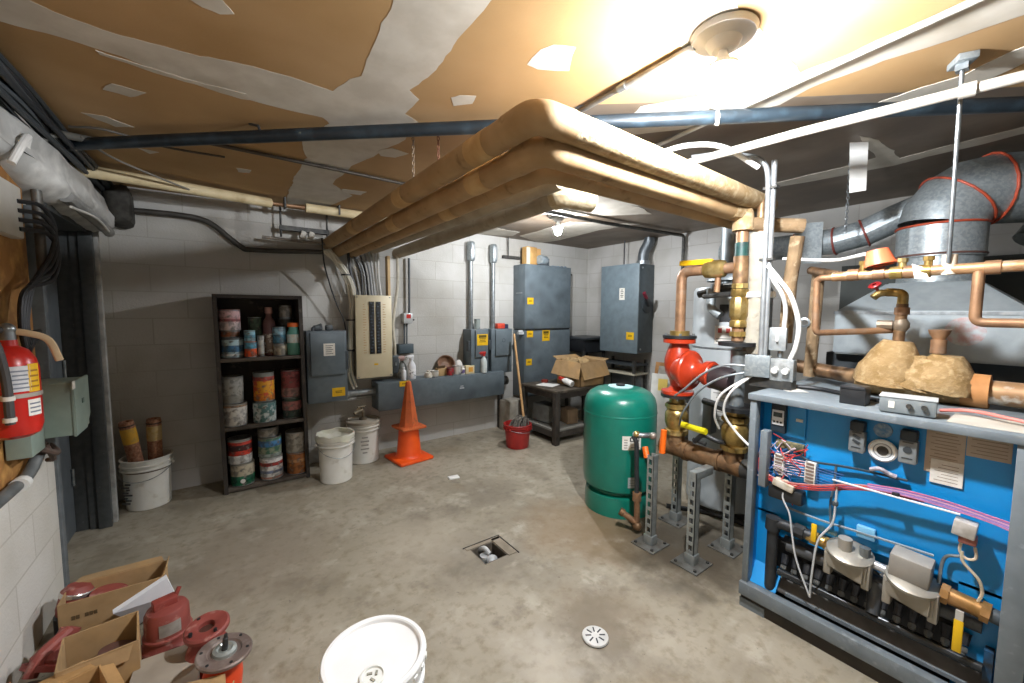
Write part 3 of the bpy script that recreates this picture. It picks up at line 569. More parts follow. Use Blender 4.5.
# ---- tall double panel
p = thing('electrical_cabinet', 'tall dark grey two-section electrical cabinet in the far corner', 'electrical cabinet', (3.15, 3.73, .38))
PX0, PX1, PYF = 2.79, 3.50, 3.61
up = G().bb((PX0, PYF, 1.145), (PX1, YB-.002, 1.885), .006).obj('upper_section', M_GREYBOX, p)
lo_ = G().bb((PX0, PYF, .36), (PX1, YB-.002, 1.132), .006).obj('lower_section', M_GREYBOX, p)
G().bb((PX0+.012, PYF-.008, 1.152), (PX1-.012, PYF+.001, 1.878), .004).obj('cover', M_GREYBOX, up)
G().bb((PX0+.012, PYF-.008, .37), (PX1-.012, PYF+.001, 1.126), .004).obj('cover', M_GREYBOX, lo_)
G().bb((PX0+.02, PYF-.004, 1.13), (PX1-.02, PYF+.02, 1.148)).obj('joint_gap', M_BLACK, p)
for (sec, x, z, w_, h_, bl) in ((up, at(530, 301, 'y', PYF).x, at(530, 301, 'y', PYF).z, .09, .075, False), (lo_, at(529.5, 334, 'y', PYF).x, at(529.5, 334, 'y', PYF).z, .09, .075, False), (lo_, at(545.5, 335.5, 'y', PYF).x, at(545.5, 335.5, 'y', PYF).z, .115, .125, True), (lo_, at(528.5, 362, 'y', PYF).x, at(528.5, 362, 'y', PYF).z, .085, .075, False)):
    warn(None, sec, x, PYF-.008, z, w_, h_, blk=bl)
G().box((PX0-.001, 3.72, 1.56), (.002, .12, .012)).obj('nameplate', M_STEEL, up)
g = G().tube(spl([(PX0-.03, 3.66, 1.10), (PX0-.06, 3.64, 1.12), (PX0-.02, 3.63, 1.125)]), .014).box((PX0-.03, 3.65, 1.10), (.08, .05, .03), bev=.01); g.obj('side_latch', mat('#b9bdbd', None, .5), lo_)
# things on top of the cabinet
t = thing('cardboard_carton', 'worn yellow-brown box on top of the tall cabinet', 'carton', (2.93, 3.70, 1.886))
G().box((2.935, 3.72, 1.99), (.16, .09, .205), (0, 0, .1), bev=.006).obj('carton', mat('#cba264', '#b98d52', .7, 0, 12), t); G().box((2.876, 3.668, 1.985), (.05, .012, .19), (0, 0, .1)).obj('label', mat('#d9cdb6', None, .6), t)
solo(G().box((3.045, 3.745, 1.986), (.11, .07, .20), (0, .0, -.1), bev=.006), 'cardboard_carton', mat('#cf9f62', '#c29a60', .7, 0, 9), 'second yellow carton behind the grey motor on tall cabinet', 'carton')
t = thing('small_motor', 'small grey-blue round motor on top of the tall cabinet', 'motor', (3.08, 3.66, 1.886)); G().lathe([(0, -.06), (.05, -.06), (.055, -.05), (.055, .05), (.05, .06), (0, .06)], (3.08, 3.66, 1.95), (1, .2, 0)).obj('housing', mat('#8b9ba5', '#a9b3b8', .4, .3, 20), t); G().bb((3.03, 3.63, 1.886), (3.15, 3.69, 1.90), .002).obj('foot', M_GREYDK, t); G().box((3.155, 3.66, 1.93), (.02, .06, .085), bev=.004).obj('end_plate', M_GREYDK, t)
g = G()
for k in range(5): g.sph((3.25+.045*k, 3.66+.02*random.uniform(-1, 1), 1.892), .018, (1.2, .9, .4), 8, 6)
solo(g, 'scrap', mat('#7fa3bf', '#55697a', .6, 0, 30), 'row of small bluish fittings along the cabinet top', 'fittings', kind='stuff')
# wall channel bits either side of the cabinet
t = thing('strut_channel', 'short dark wall channel hung from a rod left of tall cabinet', 'channel', (2.72, 3.8, 1.9)); G().bb((2.62, 3.79, 1.955), (2.86, 3.83, 1.985)).obj('channel', M_DKSTEEL, t); G().cyl((2.69, 3.80, 1.985), (2.69, 3.80, ZC), .007, seg=8).obj('rod', M_DKSTEEL, t)
solo(G().bb((3.50, 3.80, 1.815), (3.70, 3.839, 1.835)), 'strut_channel', M_DKSTEEL, 'short dark wall channel right of the tall cabinet', 'channel')
# ================================================================== FAR CORNER: table, box, mop, tub, disconnect, tank
M_TBL = mat('#3a342d', '#2a2621', .65, .0, 14, c3='#565046', s3=20, lo3=.6, hi3=.75)
tb = thing('work_table', 'low dark work table with a lower shelf in the far corner', 'table', (2.94, 3.2, 0))
TX0, TX1, TY0, TY1, TZ = 2.665, 3.24, 2.93, 3.51, .555
top = G().bb((TX0, TY0, TZ-.025), (TX1, TY1, TZ), .004).obj('tabletop', mat('#4d463c', '#3b352d', .55, 0, 10, c3='#6a6154', s3=14), tb)
g = G().bb((TX0+.01, TY0+.01, TZ-.085), (TX1-.01, TY0+.03, TZ-.02)).bb((TX0+.01, TY1-.03, TZ-.085), (TX1-.01, TY1-.01, TZ-.02)).bb((TX0+.01, TY0+.01, TZ-.085), (TX0+.03, TY1-.01, TZ-.02)).bb((TX1-.03, TY0+.01, TZ-.085), (TX1-.01, TY1-.01, TZ-.02)); g.obj('apron', M_TBL, tb)
for x in (TX0+.028, TX1-.028-.07):
    for y in (TY0+.028, TY1-.028): G().bb((x-.028, y-.028, 0), (x+.028, y+.028, TZ-.02), .003).obj('leg', M_TBL, tb)
g = G().bb((TX0+.02, TY0+.02, .13), (TX1-.08, TY1-.02, .15)); g.obj('lower_shelf', mat('#7c7a72', '#6a675f', .7, 0, 10), tb)
g = G().bb((TX0+.01, TY0+.012, .075), (TX1-.07, TY0+.03, .135)).bb((TX0+.01, TY0+.02, .075), (TX0+.03, TY1-.02, .135)); g.obj('shelf_rail', M_TBL, tb)
solo(G().box((2.84, 3.26, TZ+.002), (.17, .20, .003), (0, 0, .35)).rough(.004, 14), 'paper_sheet', mat('#dcdcd8', None, .7), 'white paper sheet lying on the dark work table', 'paper')
t = thing('spray_bottle', 'white spray bottle lying on the work table with a red head', 'spray bottle', (3.0, 3.06, TZ))
G().lathe([(0, 0), (.03, 0), (.034, .006), (.034, .1), (.014, .14), (0, .14)], (2.955, 3.0, TZ+.035), (-.1, .9, .22)).obj('body', mat('#e3e3df', None, .45), t); G().box((2.94, 3.15, TZ+.075), (.03, .07, .04), (.2, 0, .1), bev=.008).obj('spray_head', M_RED, t)
solo(G().box((2.90, 3.38, TZ+.02), (.05, .07, .04), (0, 0, .4), bev=.01), 'hose_fitting', mat('#7d2f24', None, .5), 'small dark red fitting beside the cardboard box on the table', 'fitting')
# stuff on the lower shelf
solo(G().box((2.86, 3.30, .25), (.2, .26, .19), (0, 0, .1), bev=.02).rough(.012, 12), 'plastic_tote', mat('#6a6c69', '#55564f', .6, 0, 12), 'dull grey tote on the lower shelf of the work table', 'tote')
solo(G().box((3.02, 3.12, .23), (.13, .18, .155), (0, 0, -.2), bev=.004), 'cardboard_carton', mat('#6f5a40', '#5e4b35', .8, 0, 12), 'brown carton on the lower table shelf behind the right leg', 'carton')
# open cardboard box on the table
cb = thing('cardboard_box', 'open cardboard box with drooping flaps on the work table', 'cardboard box', (3.2, 3.13, TZ))
bx0, bx1, by0, by1, bz = 3.025, 3.385, 2.955, 3.315, .815
g = G(); th = .006
g.bb((bx0, by0, TZ), (bx1, by0+th, bz)).bb((bx0, by1-th, TZ), (bx1, by1, bz)).bb((bx0, by0, TZ), (bx0+th, by1, bz)).bb((bx1-th, by0, TZ), (bx1, by1, bz)).bb((bx0, by0, TZ), (bx1, by1, TZ+th)); g.obj('box_body', M_CARD, cb)
G().quad((bx0, by1+.02, bz), (bx0, by0-.01, bz), (bx0-.06, by0-.03, bz-.165), (bx0-.07, by1+.03, bz-.15), .005).obj('flap', M_CARD, cb)
G().quad((bx0-.01, by0, bz), (bx1+.02, by0, bz), (bx1+.03, by0-.06, bz-.15), (bx0-.01, by0-.065, bz-.175), .005).obj('flap', M_CARD, cb)
G().quad((bx0, by1, bz), (bx1, by1, bz), (bx1, by1+.08, bz+.03), (bx0, by1+.08, bz+.03), .005).obj('flap', M_CARD, cb)
G().quad((bx1, by0, bz), (bx1, by1, bz), (bx1+.08, by1, bz+.02), (bx1+.08, by0, bz+.02), .005).obj('flap', M_CARD, cb)
g = G()
for k in range(9): g.box((bx0+.06+random.random()*.24, by0+.06+random.random()*.24, bz-.03), (.09, .1, .07), (random.random(), random.random(), random.random()), bev=.01)
o = g.obj('packing_scraps', mat('#b79a6c', '#8f7650', .8, 0, 14), cb)
o['kind'] = 'stuff'
# red mop bucket and mop
t = pail('mop_bucket', 'red plastic mop bucket at the left end of the work table', 2.36, 3.16, .112, .14, .235, mat('#a82a26', '#8f221f', .45, 0, 9), ba=.4, drop=.2)
mp = thing('mop', 'wet mop standing in the red bucket, wooden handle against the cabinet', 'mop', (2.42, 3.17, .03))
h0, h1 = Vector((2.44, 3.16, .25)), Vector((2.595, 3.55, 1.10))
G().cyl(h0, h1, .0125).obj('handle', mat('#c19a68', '#a67f50', .6, 0, 12), mp)
G().box(h0, (.10, .03, .05), (0, .4, .3), bev=.01).obj('clamp', M_DKSTEEL, mp)
g = G()
for k in range(46):
    a = random.uniform(0, 2*PI); r = random.uniform(.03, .105); 
    g.tube(spl([h0+Vector((random.uniform(-.03, .03), 0, .01)), Vector((2.372+r*.7*math.cos(a)+.03, 3.165+r*.7*math.sin(a), .265+random.uniform(-.01, .03))), Vector((2.372+r*math.cos(a), 3.165+r*math.sin(a), .20))], 4), .0075, 6)
o = g.obj('mop_strands', mat('#54504a', '#6d685f', .9, 0, 40), mp)
o['kind'] = 'stuff'
# pale block beside the cabinet foot, thin post
solo(G().box((2.66, 3.68, .17), (.22, .18, .34), (0, 0, .1), bev=.01).rough(.006, 12), 'concrete_block', mat('#a8a397', '#8b8577', .85, 0, 9, bump=.1), 'rough pale block behind the mop bucket under the trough end', 'block')
solo(G().bb((2.56, 3.78, 0), (2.595, 3.82, .43)), 'trough_post', M_DKSTEEL, 'thin dark post holding up the right end of the trough', 'post')
# black tub in the corner on a stand
t = thing('utility_tub', 'black plastic tub on a grey stand between cabinet and disconnect', 'tub', (3.80, 3.60, 0))
g = G().prism([(3.60, .84), (3.95, .84), (4.0, .95), (4.0, 1.02), (3.55, 1.02), (3.55, .95)], 3.43, 3.80, 'y', bev=.012); g.obj('tub_body', mat('#2a2d30', '#202225', .4, 0, 8), t); G().bb((3.54, 3.40, 1.005), (4.01, 3.815, 1.035), .01, 3).obj('rim', mat('#33373a', None, .4), t)
for x in (3.60, 3.95):
    for y in (3.46, 3.76): G().bb((x-.015, y-.015, 0), (x+.015, y+.015, .87)).obj('leg', M_DKSTEEL, t)
G().bb((3.58, 3.44, .62), (3.98, 3.78, .645)).obj('shelf', mat('#8b8a80', None, .6), t)
# large disconnect on the right wall
dc = thing('disconnect_switch', 'large grey disconnect switch box on the right block wall', 'disconnect switch', (3.89, 3.06, .885))
G().bb((3.758, 2.80, .885), (XR-.002, 3.335, 1.885), .006).obj('enclosure', mat('#4b565b', '#424c51', .45, 0, 18), dc)
dd = G().bb((3.742, 2.795, .88), (3.76, 3.34, 1.89), .005).obj('door', mat('#6f7e85', '#65737a', .42, 0, 14), dc)
p0 = at(622, 294, 'x', 3.741); G().box(p0, (.003, .075, .135)).obj('label', M_LABEL, dd)
g = G()
for k in range(5): g.box(p0+Vector((-.002, 0, .045-.02*k)), (.001, .03+.012*(k % 2), .008))
g.obj('printing', M_INK, dd)
warn(None, dd, at(630, 336, 'x', 3.741).y, 3.741, at(630, 336, 'x', 3.741).z, .105, .085, axis='x', blk=False)
G().lathe([(0, 0), (.085, 0), (.085, .012), (.07, .02), (0, .02)], (3.90, 2.80, 1.42), (0, -1, 0), 28).obj('handle_plate', mat('#2f363a', None, .5), dc)
hd = G().tube(fil([(3.90, 2.775, 1.42), (3.83, 2.755, 1.49), (3.80, 2.75, 1.53)], .02), .016).obj('handle_arm', M_BLACK, dc)
G().tube([(3.83, 2.752, 1.50), (3.775, 2.748, 1.56)], .02).obj('handle_grip', mat('#6e1f2f', None, .4), hd)
g = G()
for z in (.93, 1.84): g.cyl((3.80, 2.799, z), (3.80, 2.79, z), .012, seg=10)
g.obj('latch', M_STEEL, dc)
t = thing('conduit', 'wide dark conduit elbow rising from the big disconnect to the ceiling', 'conduit', (3.90, 2.86, 1.885))
G().tube(fil([(3.92, 2.88, 1.886), (3.92, 2.88, 2.02), (3.95, 2.83, 2.13), (3.95, 2.82, 2.188)], .08, 8), .06, 18).obj('tube', mat('#6d7377', '#595f62', .4, .6, 12), t); G().cyl((3.92, 2.88, 1.886), (3.92, 2.88, 1.93), .072).obj('coupling', M_STEEL, t)
cable('cable', 'thin dark drop wire above the left edge of the big disconnect', [(3.90, 3.13, ZC), (3.905, 3.135, 2.05), (3.90, 3.13, 1.885)], .007, M_WIREB)
# clutter under the disconnect and behind the tank
t = thing('shelf_stand', 'grey metal shelf stand under the big disconnect', 'stand', (3.86, 3.05, 0))
for y in (2.84, 3.32): 
    for x in (3.76, 3.97): G().bb((x-.014, y-.014, 0), (x+.014, y+.014, .80)).obj('leg', M_DKSTEEL, t)
G().bb((3.74, 2.82, .735), (3.99, 3.34, .755)).obj('shelf', mat('#3a3f42', None, .5), t); G().bb((3.74, 2.82, .63), (3.99, 3.34, .65)).obj('shelf', mat('#b5b09c', None, .6), t); G().bb((3.74, 2.82, .25), (3.99, 3.34, .27)).obj('shelf', mat('#8f9190', None, .6), t)
solo(G().box((3.93, 3.08, .45), (.03, .42, .355), (0, 0, 0), bev=.004), 'metal_sheet', mat('#8b9396', '#7b8285', .4, .5, 9), 'grey metal sheet standing on the stand under the disconnect', 'sheet')
fr = thing('picture_frame', 'light wooden frame leaning on the wall behind the green tank', 'frame', (3.92, 2.6, 0))
# wooden frame leaning against the right wall
def leanbox(g, y0, y1, z0, z1, tk=.02):
    Mx = Matrix.Translation((3.84, 0, 0)) @ Matrix.Rotation(.17, 4, 'Y')
    return g.box(Mx @ Vector((0, (y0+y1)/2, (z0+z1)/2)), (tk, abs(y1-y0), abs(z1-z0)), M=Matrix.Rotation(.17, 4, 'Y'))
M_FRW = mat('#b98a56', '#a27546', .6, 0, 14)
for a in ((2.66, 2.70, 0, .80), (2.32, 2.36, 0, .80), (2.36, 2.66, .76, .80), (2.36, 2.66, 0, .04)): leanbox(G(), *a).obj('frame_rail', M_FRW, fr)
leanbox(G(), 2.36, 2.66, .04, .76, .008).obj('frame_panel', mat('#b9b6ac', '#8d8a80', .7, 0, 8), fr)
solo(G().box((3.60, 2.36, .36), (.04, .25, .72), (0, .12, .3), bev=.004), 'white_board', mat('#cfcfc9', '#bdbdb6', .6, 0, 9), 'off-white board leaning behind the pump and green tank', 'board')
solo(G().box((3.57, 2.345, .62), (.012, .09, .12), (0, .12, .3)), 'paper_note', mat('#e0c766', None, .7), 'yellow paper note on the off-white board behind the pump', 'paper')
# green expansion tank
M_GRN = mat('#0c7866', '#0a6c5a', .3, 0, 6, coat=.35)
TKX, TKY = 2.22, 1.785
tk = thing('expansion_tank', 'green steel expansion tank standing on the concrete floor', 'tank', (TKX, TKY, 0))
R = .245
G().lathe([(R*.80, .075), (R*.80, .17), (R*.88, .16), (R*.97, .18), (R, .23), (R, .685), (R*.985, .73), (R*.94, .768), (R*.85, .797), (R*.7, .82), (R*.45, .834), (0, .838)], (TKX, TKY, 0), seg=56).obj('shell', M_GRN, tk)
G().lathe([(R*.93, 0), (R*.93, .09), (R*.90, .13), (R*.80, .14), (R*.80, .10), (R*.90, .08), (R*.90, 0)], (TKX, TKY, 0), seg=48).obj('base_ring', M_GRN, tk)
G().lathe([(R*1.001, .665), (R*1.008, .667), (R*1.008, .674), (R*1.001, .677)], (TKX, TKY, 0), seg=56).obj('weld_seam', M_GRN, tk)
cpd = G().lathe([(0, 0), (.085, -.004), (.085, .002), (0, .006)], (TKX, TKY, .838), seg=28).obj('top_label', mat('#a9cfd0', None, .5), tk); G().cyl((TKX, TKY, .84), (TKX, TKY, .852), .03).obj('air_cap', M_BLACK, tk)
def patch(c, R, a, w, z0, z1, m, nm, par, off=.0012):
    """label bent round a cylinder"""
    tb_ = G(); pts = []
    n = 8
    for k in range(n):
        a0, a1 = a-w/2+w*k/n, a-w/2+w*(k+1)/n
        P = [Vector((c[0]+(R+off)*math.cos(q), c[1]+(R+off)*math.sin(q), z)) for q, z in ((a0, z0), (a1, z0), (a1, z1), (a0, z1))]
        tb_.quad(*P)
    bmesh.ops.remove_doubles(tb_.bm, verts=tb_.bm.verts, dist=1e-5)
    return tb_.obj(nm, m, par)
va = math.atan2(-TKY, -TKX)
lb = patch((TKX, TKY), R, va+.33, .50, .47, .56, M_LABEL, 'label', tk)
patch((TKX, TKY), R, va+.40, .26, .525, .552, M_BLACK, 'logo_oval', lb, .002); patch((TKX, TKY), R, va+.40, .2, .531, .546, M_LABEL, 'logo_text', lb, .0026)
for k in range(4): patch((TKX, TKY), R, va+.17, .09, .482+.017*k, .487+.017*k, mat('#6d6a64', None, .6), 'printing', lb, .002)
patch((TKX, TKY), R, va+.42, .24, .485, .489, mat('#6d6a64', None, .6), 'printing', lb, .002)
l2 = patch((TKX, TKY), R, va+.40, .30, .22, .29, mat('#b7bdb9', None, .4, .4), 'rating_plate', tk)
for k in range(3): patch((TKX, TKY), R, va+.40, .22, .235+.016*k, .24+.016*k, mat('#85908b', None, .5), 'printing', l2, .002)
# ================================================================== CEILING: lamps, conduits, insulated pipes
def lamp(label, x, y, watts, rb):
    t = thing('ceiling_lamp', label, 'lamp', (x, y, ZC))
    G().lathe([(0, 0), (.088, 0), (.092, -.006), (.086, -.02), (.05, -.03), (.04, -.048), (.03, -.055), (0, -.055)], (x, y, ZC-.001), seg=32).obj('lamp_holder', mat('#b5b3ae', None, .4), t)
    zb = ZC-.054
    G().lathe([(0, 0), (.013, 0), (.014, -.012), (rb*.75, -.03), (rb*1.5, -.044), (rb*1.55, -.055), (0, -.053)], (x, y, zb), seg=28).obj('light_blocking_collar', mat('#d9d8d4', None, .4), t)  # opaque collar, made wider than the bulb to keep its light off the ceiling
    G().lathe([(rb*.98, -.05), (rb*1.2, -.054), (rb*1.2, -.058), (rb*1.05, -.085), (rb*.85, -.108), (rb*.5, -.118), (0, -.122)], (x, y, zb), seg=28).obj('bulb', mat('#f6f9ff', None, .4, emit=watts), t)
    return t
lamp('brighter bare-bulb ceiling lamp nearest the boiler', 1.255, .66, BULB1, .03)
lamp('smaller bare-bulb ceiling lamp near the far wall', 2.42, 2.67, BULB2, .03)
def pipe(name, label, pts, r, m, cat='pipe', rad=.05, seg=12, cpl=(), cm=None):
    t = thing(name, label, cat, pts[0]); G().tube(fil(pts, rad), r, seg).obj('tube', m, t)
    for c, d in cpl:
        c, d = Vector(c), Vector(d).normalized(); G().cyl(c-d*.018, c+d*.018, r*1.35, seg=seg).obj('coupling', cm or m, t)
    return t
M_EMT = mat('#a3a7a8', '#8d9192', .4, .5, 20)
M_CPVC = mat('#bab6ab', '#a8a398', .45, 0, 14)
zc = ZC-.016
a, b = Vector((1.225, .735, zc)), at(578, 112, 'z', zc); b2_ = b+(b-a)*.8
pipe('conduit', 'grey conduit on the ceiling leading from the brighter lamp toward the pipes', [a, b, b2_], .011, mat('#7d7a74', '#6a6761', .45, .4, 20), 'conduit', cpl=[(a.lerp(b, .55), b-a)], cm=M_STEEL)
a, b = at(700, 126, 'z', zc), at(985, -4, 'z', zc)
pipe('conduit', 'pale conduit along the white ceiling seam at upper right', [a+(a-b)*.5, b+(b-a)*.4], .010, mat('#b9b6ae', '#a5a29a', .45, .3, 20), 'conduit')
a, b = at(190, 139, 'z', zc), at(400, 183, 'z', zc)
pipe('conduit', 'thin dark conduit on the brown ceiling above the bookcase', [a, b, b+(b-a)*.6], .010, mat('#4a443c', None, .5, .3), 'conduit')
a, b, c = at(534, 209, 'z', zc-.02), at(605, 223, 'z', zc-.02), Vector((3.985, 2.43, zc-.02))
pipe('conduit', 'dark conduit from the far lamp across to the right wall and down', [a, b, c, (3.985, 2.43, 1.62)], .016, M_DKSTEEL, 'conduit', rad=.03)
a, b = at(470, 233, 'z', zc), at(575, 240, 'z', zc)
# dark blue-black pipe crossing the room
A0, A1 = Vector((-.56, 2.86, 2.135)), Vector((2.75, -.10, 2.135))
bp = thing('overhead_pipe', 'long dark blue-green pipe crossing the ceiling diagonally', 'pipe', A0)
G().tube([A0, A0.lerp(A1, .5), A1], .027, 16).obj('tube', mat('#222c33', '#1b242a', .4, .1, 10, c3='#2f3d46', s3=14), bp)
p0 = A0.lerp(A1, .668)
G().tube([p0+Vector((-.01, .02, .05)), p0+Vector((-.032, -.02, .02)), p0+Vector((-.03, -.02, -.015)), p0+Vector((0, 0, -.03))], .009, 8, flat=.3).obj('strap', mat('#b9b6aa', None, .6), bp)
p0 = A0.lerp(A1, .22); G().tube([p0+Vector((-.03, .02, .054)), p0+Vector((0, -.02, .04)), p0+Vector((.01, -.03, .0))], .006, 8).obj('strap', M_DKSTEEL, bp)
# pale insulated pipe along the back wall and the dark conduit below it
t = thing('overhead_pipe', 'cream pipe running along the back wall just under the ceiling', 'pipe', (-.62, 3.5, 2.13)); M_CREAM = mat('#d1c29c', '#c2b088', .6, 0, 14, c3='#a58d62', s3=8, lo3=.6, hi3=.75)
G().tube([at(60, 167, 'z', 2.115), at(130, 178, 'z', 2.122), (.33, 3.5, 2.135)], .034, 16, jit=.02).obj('insulated_length', M_CREAM, t); G().tube([(.33, 3.5, 2.135), (.56, 3.5, 2.137)], .012, 10).obj('bare_length', M_COPPER, t); G().tube([(.56, 3.5, 2.137), (1.6, 3.52, 2.14)], .034, 16, jit=.02).obj('insulated_length', M_CREAM, t)
for x in (.42, .80): G().box((x, 3.5, 2.15), (.012, .075, .075)).obj('hanger', M_DKSTEEL, t)
pts = [at(104, 208, 'y', 3.78), at(170, 214, 'y', 3.79), at(200, 219, 'y', 3.80), at(216, 227, 'y', 3.80), at(240, 246, 'y', 3.80), at(255, 250, 'y', 3.80), at(322, 252, 'y', 3.80)]
solo(G().tube(spl(pts), .02, 12), 'conduit', mat('#4d4a45', '#3b3935', .5, .3, 12), 'dark bent conduit low along the back wall above the bookcase', 'conduit')
t = thing('pipe_bracket', 'dark hanging bracket with pale clamps left of the pipe ends', 'bracket', (.55, 3.7, 1.95)); p0, p1 = at(262, 237, 'y', 3.70), at(326, 244, 'y', 3.70)
G().tube([p0, p1], .012, 6).obj('lower_bar', mat('#8a8378', '#6d675d', .6, .3, 30), t); G().box((.58, 3.70, 2.0), (.36, .05, .035)).obj('channel', M_DKSTEEL, t)
for x in (.41, .75): G().tube([(x, 3.70, 1.93), (x, 3.70, ZC)], .008, 8).obj('hanger_rod', M_DKSTEEL, t)
for x in (.56, .62): G().box((x, 3.67, 1.955), (.04, .05, .06), (0, .3, 0), bev=.008).obj('clamp', mat('#b5b1a6', None, .5), t)
# insulated pipes
M_INS = mat('#a98c64', '#987a52', .75, 0, 7, c3='#6f5636', s3=16, lo3=.6, hi3=.78, bump=.15, bscale=26)
M_INS2 = mat('#a38c68', '#8f744c', .8, 0, 12, c3='#b9a684', s3=30, lo3=.5, hi3=.7, bump=.3, bscale=70)
M_INSG = mat('#a89c86', '#978b76', .75, 0, 8, c3='#7c705d', s3=18, lo3=.62, hi3=.78, bump=.15, bscale=26)
def insul(label, x, y, z, r, xe, m1, m2, bands_, ystart=3.83, ye=None):
    ye = ye or y
    t = thing('insulated_pipe', label, 'insulated pipe', (x, ystart, z))
    G().tube([(x, ystart, z-.0), (x, 2.9, z), (x, 2, z), (x, y+.13, z)], r, 24, jit=.006).obj('long_run', m1, t)
    G().tube(fil([(x, y+.135, z), (x, y, z), (x+.135, y, z)], .06, 8), r*1.05, 24, jit=.008).obj('elbow', m1, t)
    G().tube([(x+.13, y, z)] + [(x+.13+(xe-x-.13)*k/14, y+(ye-y)*k/14, z) for k in range(1, 15)], r*1.02, 24, jit=.025).obj('cross_run', m2, t)
    for yy in bands_:
        G().tube([(x, yy-.06, z), (x, yy+.06, z)], r*1.035, 24).obj('wrap_band', mat('#c4a473', '#b08d5a', .7, 0, 12), t)
    return t
P1 = insul('topmost thick tan insulated pipe with a right-angle turn under the ceiling', .77, .95, 1.925, .047, 2.42, M_INS, M_INS2, (1.25, 2.0, 2.9), ye=.99)
P2 = insul('second tan insulated pipe, directly below and inside the topmost one', .856, 1.02, 1.868, .047, 2.12, M_INS, M_INS, (1.4, 2.35), ye=1.04)
P3 = insul('third tan insulated pipe, lowest of the nested L-shaped three', .98, 1.147, 1.868, .044, 2.5, M_INS, M_INS, (1.9,), ye=1.15)
def straight(label, a, b, r, m):
    t = thing('insulated_pipe', label, 'insulated pipe', a); a, b = Vector(a), Vector(b)
    G().tube([a, a.lerp(b, .3), a.lerp(b, .7), b], r, 24, jit=.006).obj('long_run', m, t); return t
P4 = straight('upper of the two grey insulated pipes beside the tan ones', (1.155, 3.83, 1.915), (1.195, 1.30, 1.915), .047, M_INSG)
P5 = straight('lower grey insulated pipe, ending in a rough wrapped elbow', (1.40, 3.83, 1.90), (1.345, 1.47, 1.90), .05, M_INSG)
G().tube(fil([(1.344, 1.50, 1.90), (1.344, 1.43, 1.90), (1.48, 1.39, 1.885)], .04), .056, 18, jit=.06).obj('wrapped_elbow', mat('#cbbd9f', '#b3a17e', .85, 0, 30, bump=.4, bscale=60), P5)
# chains
def chain(label, top, bot, m):
    top, bot = Vector(top), Vector(bot); L = (top-bot).length; n = int(L/.018); g = G()
    for k in range(n):
        c = top.lerp(bot, (k+.5)/n); pts = [c+Vector(((.006*math.cos(a)) if k % 2 else 0, 0 if k % 2 else .006*math.cos(a), .012*math.sin(a))) for a in [2*PI*j/8 for j in range(9)]]
        g.tube(pts, .0022, 5, cap=False)
    return solo(g, 'hanger_chain', m, label, 'chain')
chain('left of the two rusty chains holding the topmost insulated pipe', (.771, 1.876, ZC), (.771, 1.876, 1.968), mat('#6d5a45', '#8a7a66', .6, .5, 60))
chain('right of the two rusty chains, just above the second insulated pipe', (.865, 1.80, ZC), (.865, 1.80, 1.912), mat('#8a5d45', '#6d4a3a', .6, .5, 60))
# cream run between ceiling and pipes, seen in the gap
pipe('overhead_pipe', 'white pipe glimpsed through the gap between tan and grey pipes', [(1.06, 3.8, 2.03), (1.12, 1.55, 2.03)], .018, M_CPVC, 'pipe')
# white pipe upper right, with the whip
pipe('overhead_pipe', 'long white pipe sloping across the upper right above the boiler', [(1.83, 1.12, 2.06), (1.88, .66, 2.06), (2.0, -.02, 2.06)], .017, M_CPVC, 'pipe', cpl=[((1.955, .235, 2.06), (.12, -.68, 0))])
# threaded rod and beam clamp
t = thing('hanger_rod', 'threaded rod hanging from the ceiling down to the copper header', 'rod', (2.006, .257, ZC))
rp = G().cyl((2.006, .257, ZC-.03), (2.10, .262, 1.53), .0065, seg=10).obj('rod', M_STEEL, t)
G().box((2.006, .257, ZC-.013), (.075, .05, .022), (0, 0, .5), bev=.003).obj('ceiling_bracket', M_GALV, t); G().box((2.006, .257, ZC-.034), (.03, .03, .02)).obj('nut', M_STEEL, t)
# white strip hanging from the ceiling and its chain
p0 = at(859, 142, 'z', ZC); 
solo(G().quad(p0+Vector((-.028, .028, 0)), p0+Vector((.026, -.03, 0)), p0+Vector((.026, -.034, -.235)), p0+Vector((-.024, .018, -.245)), .002), 'paper_strip', mat('#d9d9d4', None, .7), 'white paper strip hanging from the ceiling above the vent pipe', 'strip')
p1 = at(848, 196, 'x', p0.x+.3); chain('thin steel chain dropping from ceiling behind the white strip', (p1.x, p1.y, ZC), (p1.x, p1.y, 1.80), M_STEEL)
# ================================================================== PUMP AND MANIFOLD
MX = 2.2          # the manifold runs along y at x = 2.2
MZ = .535
YP, YR = 1.345, 1.005
mf = thing('pipe_manifold', 'bronze pipe manifold with two brass valves carried on strut stands', 'pipe manifold', (MX, 1.17, MZ))
G().tube([(MX, YP+.07, MZ), (MX, YR-.05, MZ-.005)], .052, 20).tube([(MX, YP, MZ), (MX, YP, MZ+.11)], .05, 20).tube([(MX, YR, MZ), (MX, YR, MZ+.10)], .05, 20).obj('manifold_body', M_BRONZE, mf)
for y in (YP-.075, YR+.075, YP+.07): G().cyl((MX, y-.012, MZ), (MX, y+.012, MZ), .06).obj('collar', M_BRONZE, mf)
def ball_valve(y, z0, nm):
    v = G().lathe([(0, 0), (.062, 0), (.062, .025), (.05, .03), (.058, .045), (.066, .075), (.066, .12), (.056, .145), (.05, .15), (.062, .155), (.062, .185), (.045, .19), (.045, .22), (0, .22)], (MX, y, z0), seg=8 if False else 26).obj(nm, M_BRASS, mf)
    for q in (.003, .16): G().lathe([(.063, 0), (.068, .0), (.068, .02), (.063, .02)], (MX, y, z0+q), seg=6).obj('hex_nut', M_BRASS, v)
    return v
v1 = ball_valve(YP, MZ+.085, 'valve'); v2 = ball_valve(YR, MZ+.08, 'valve')
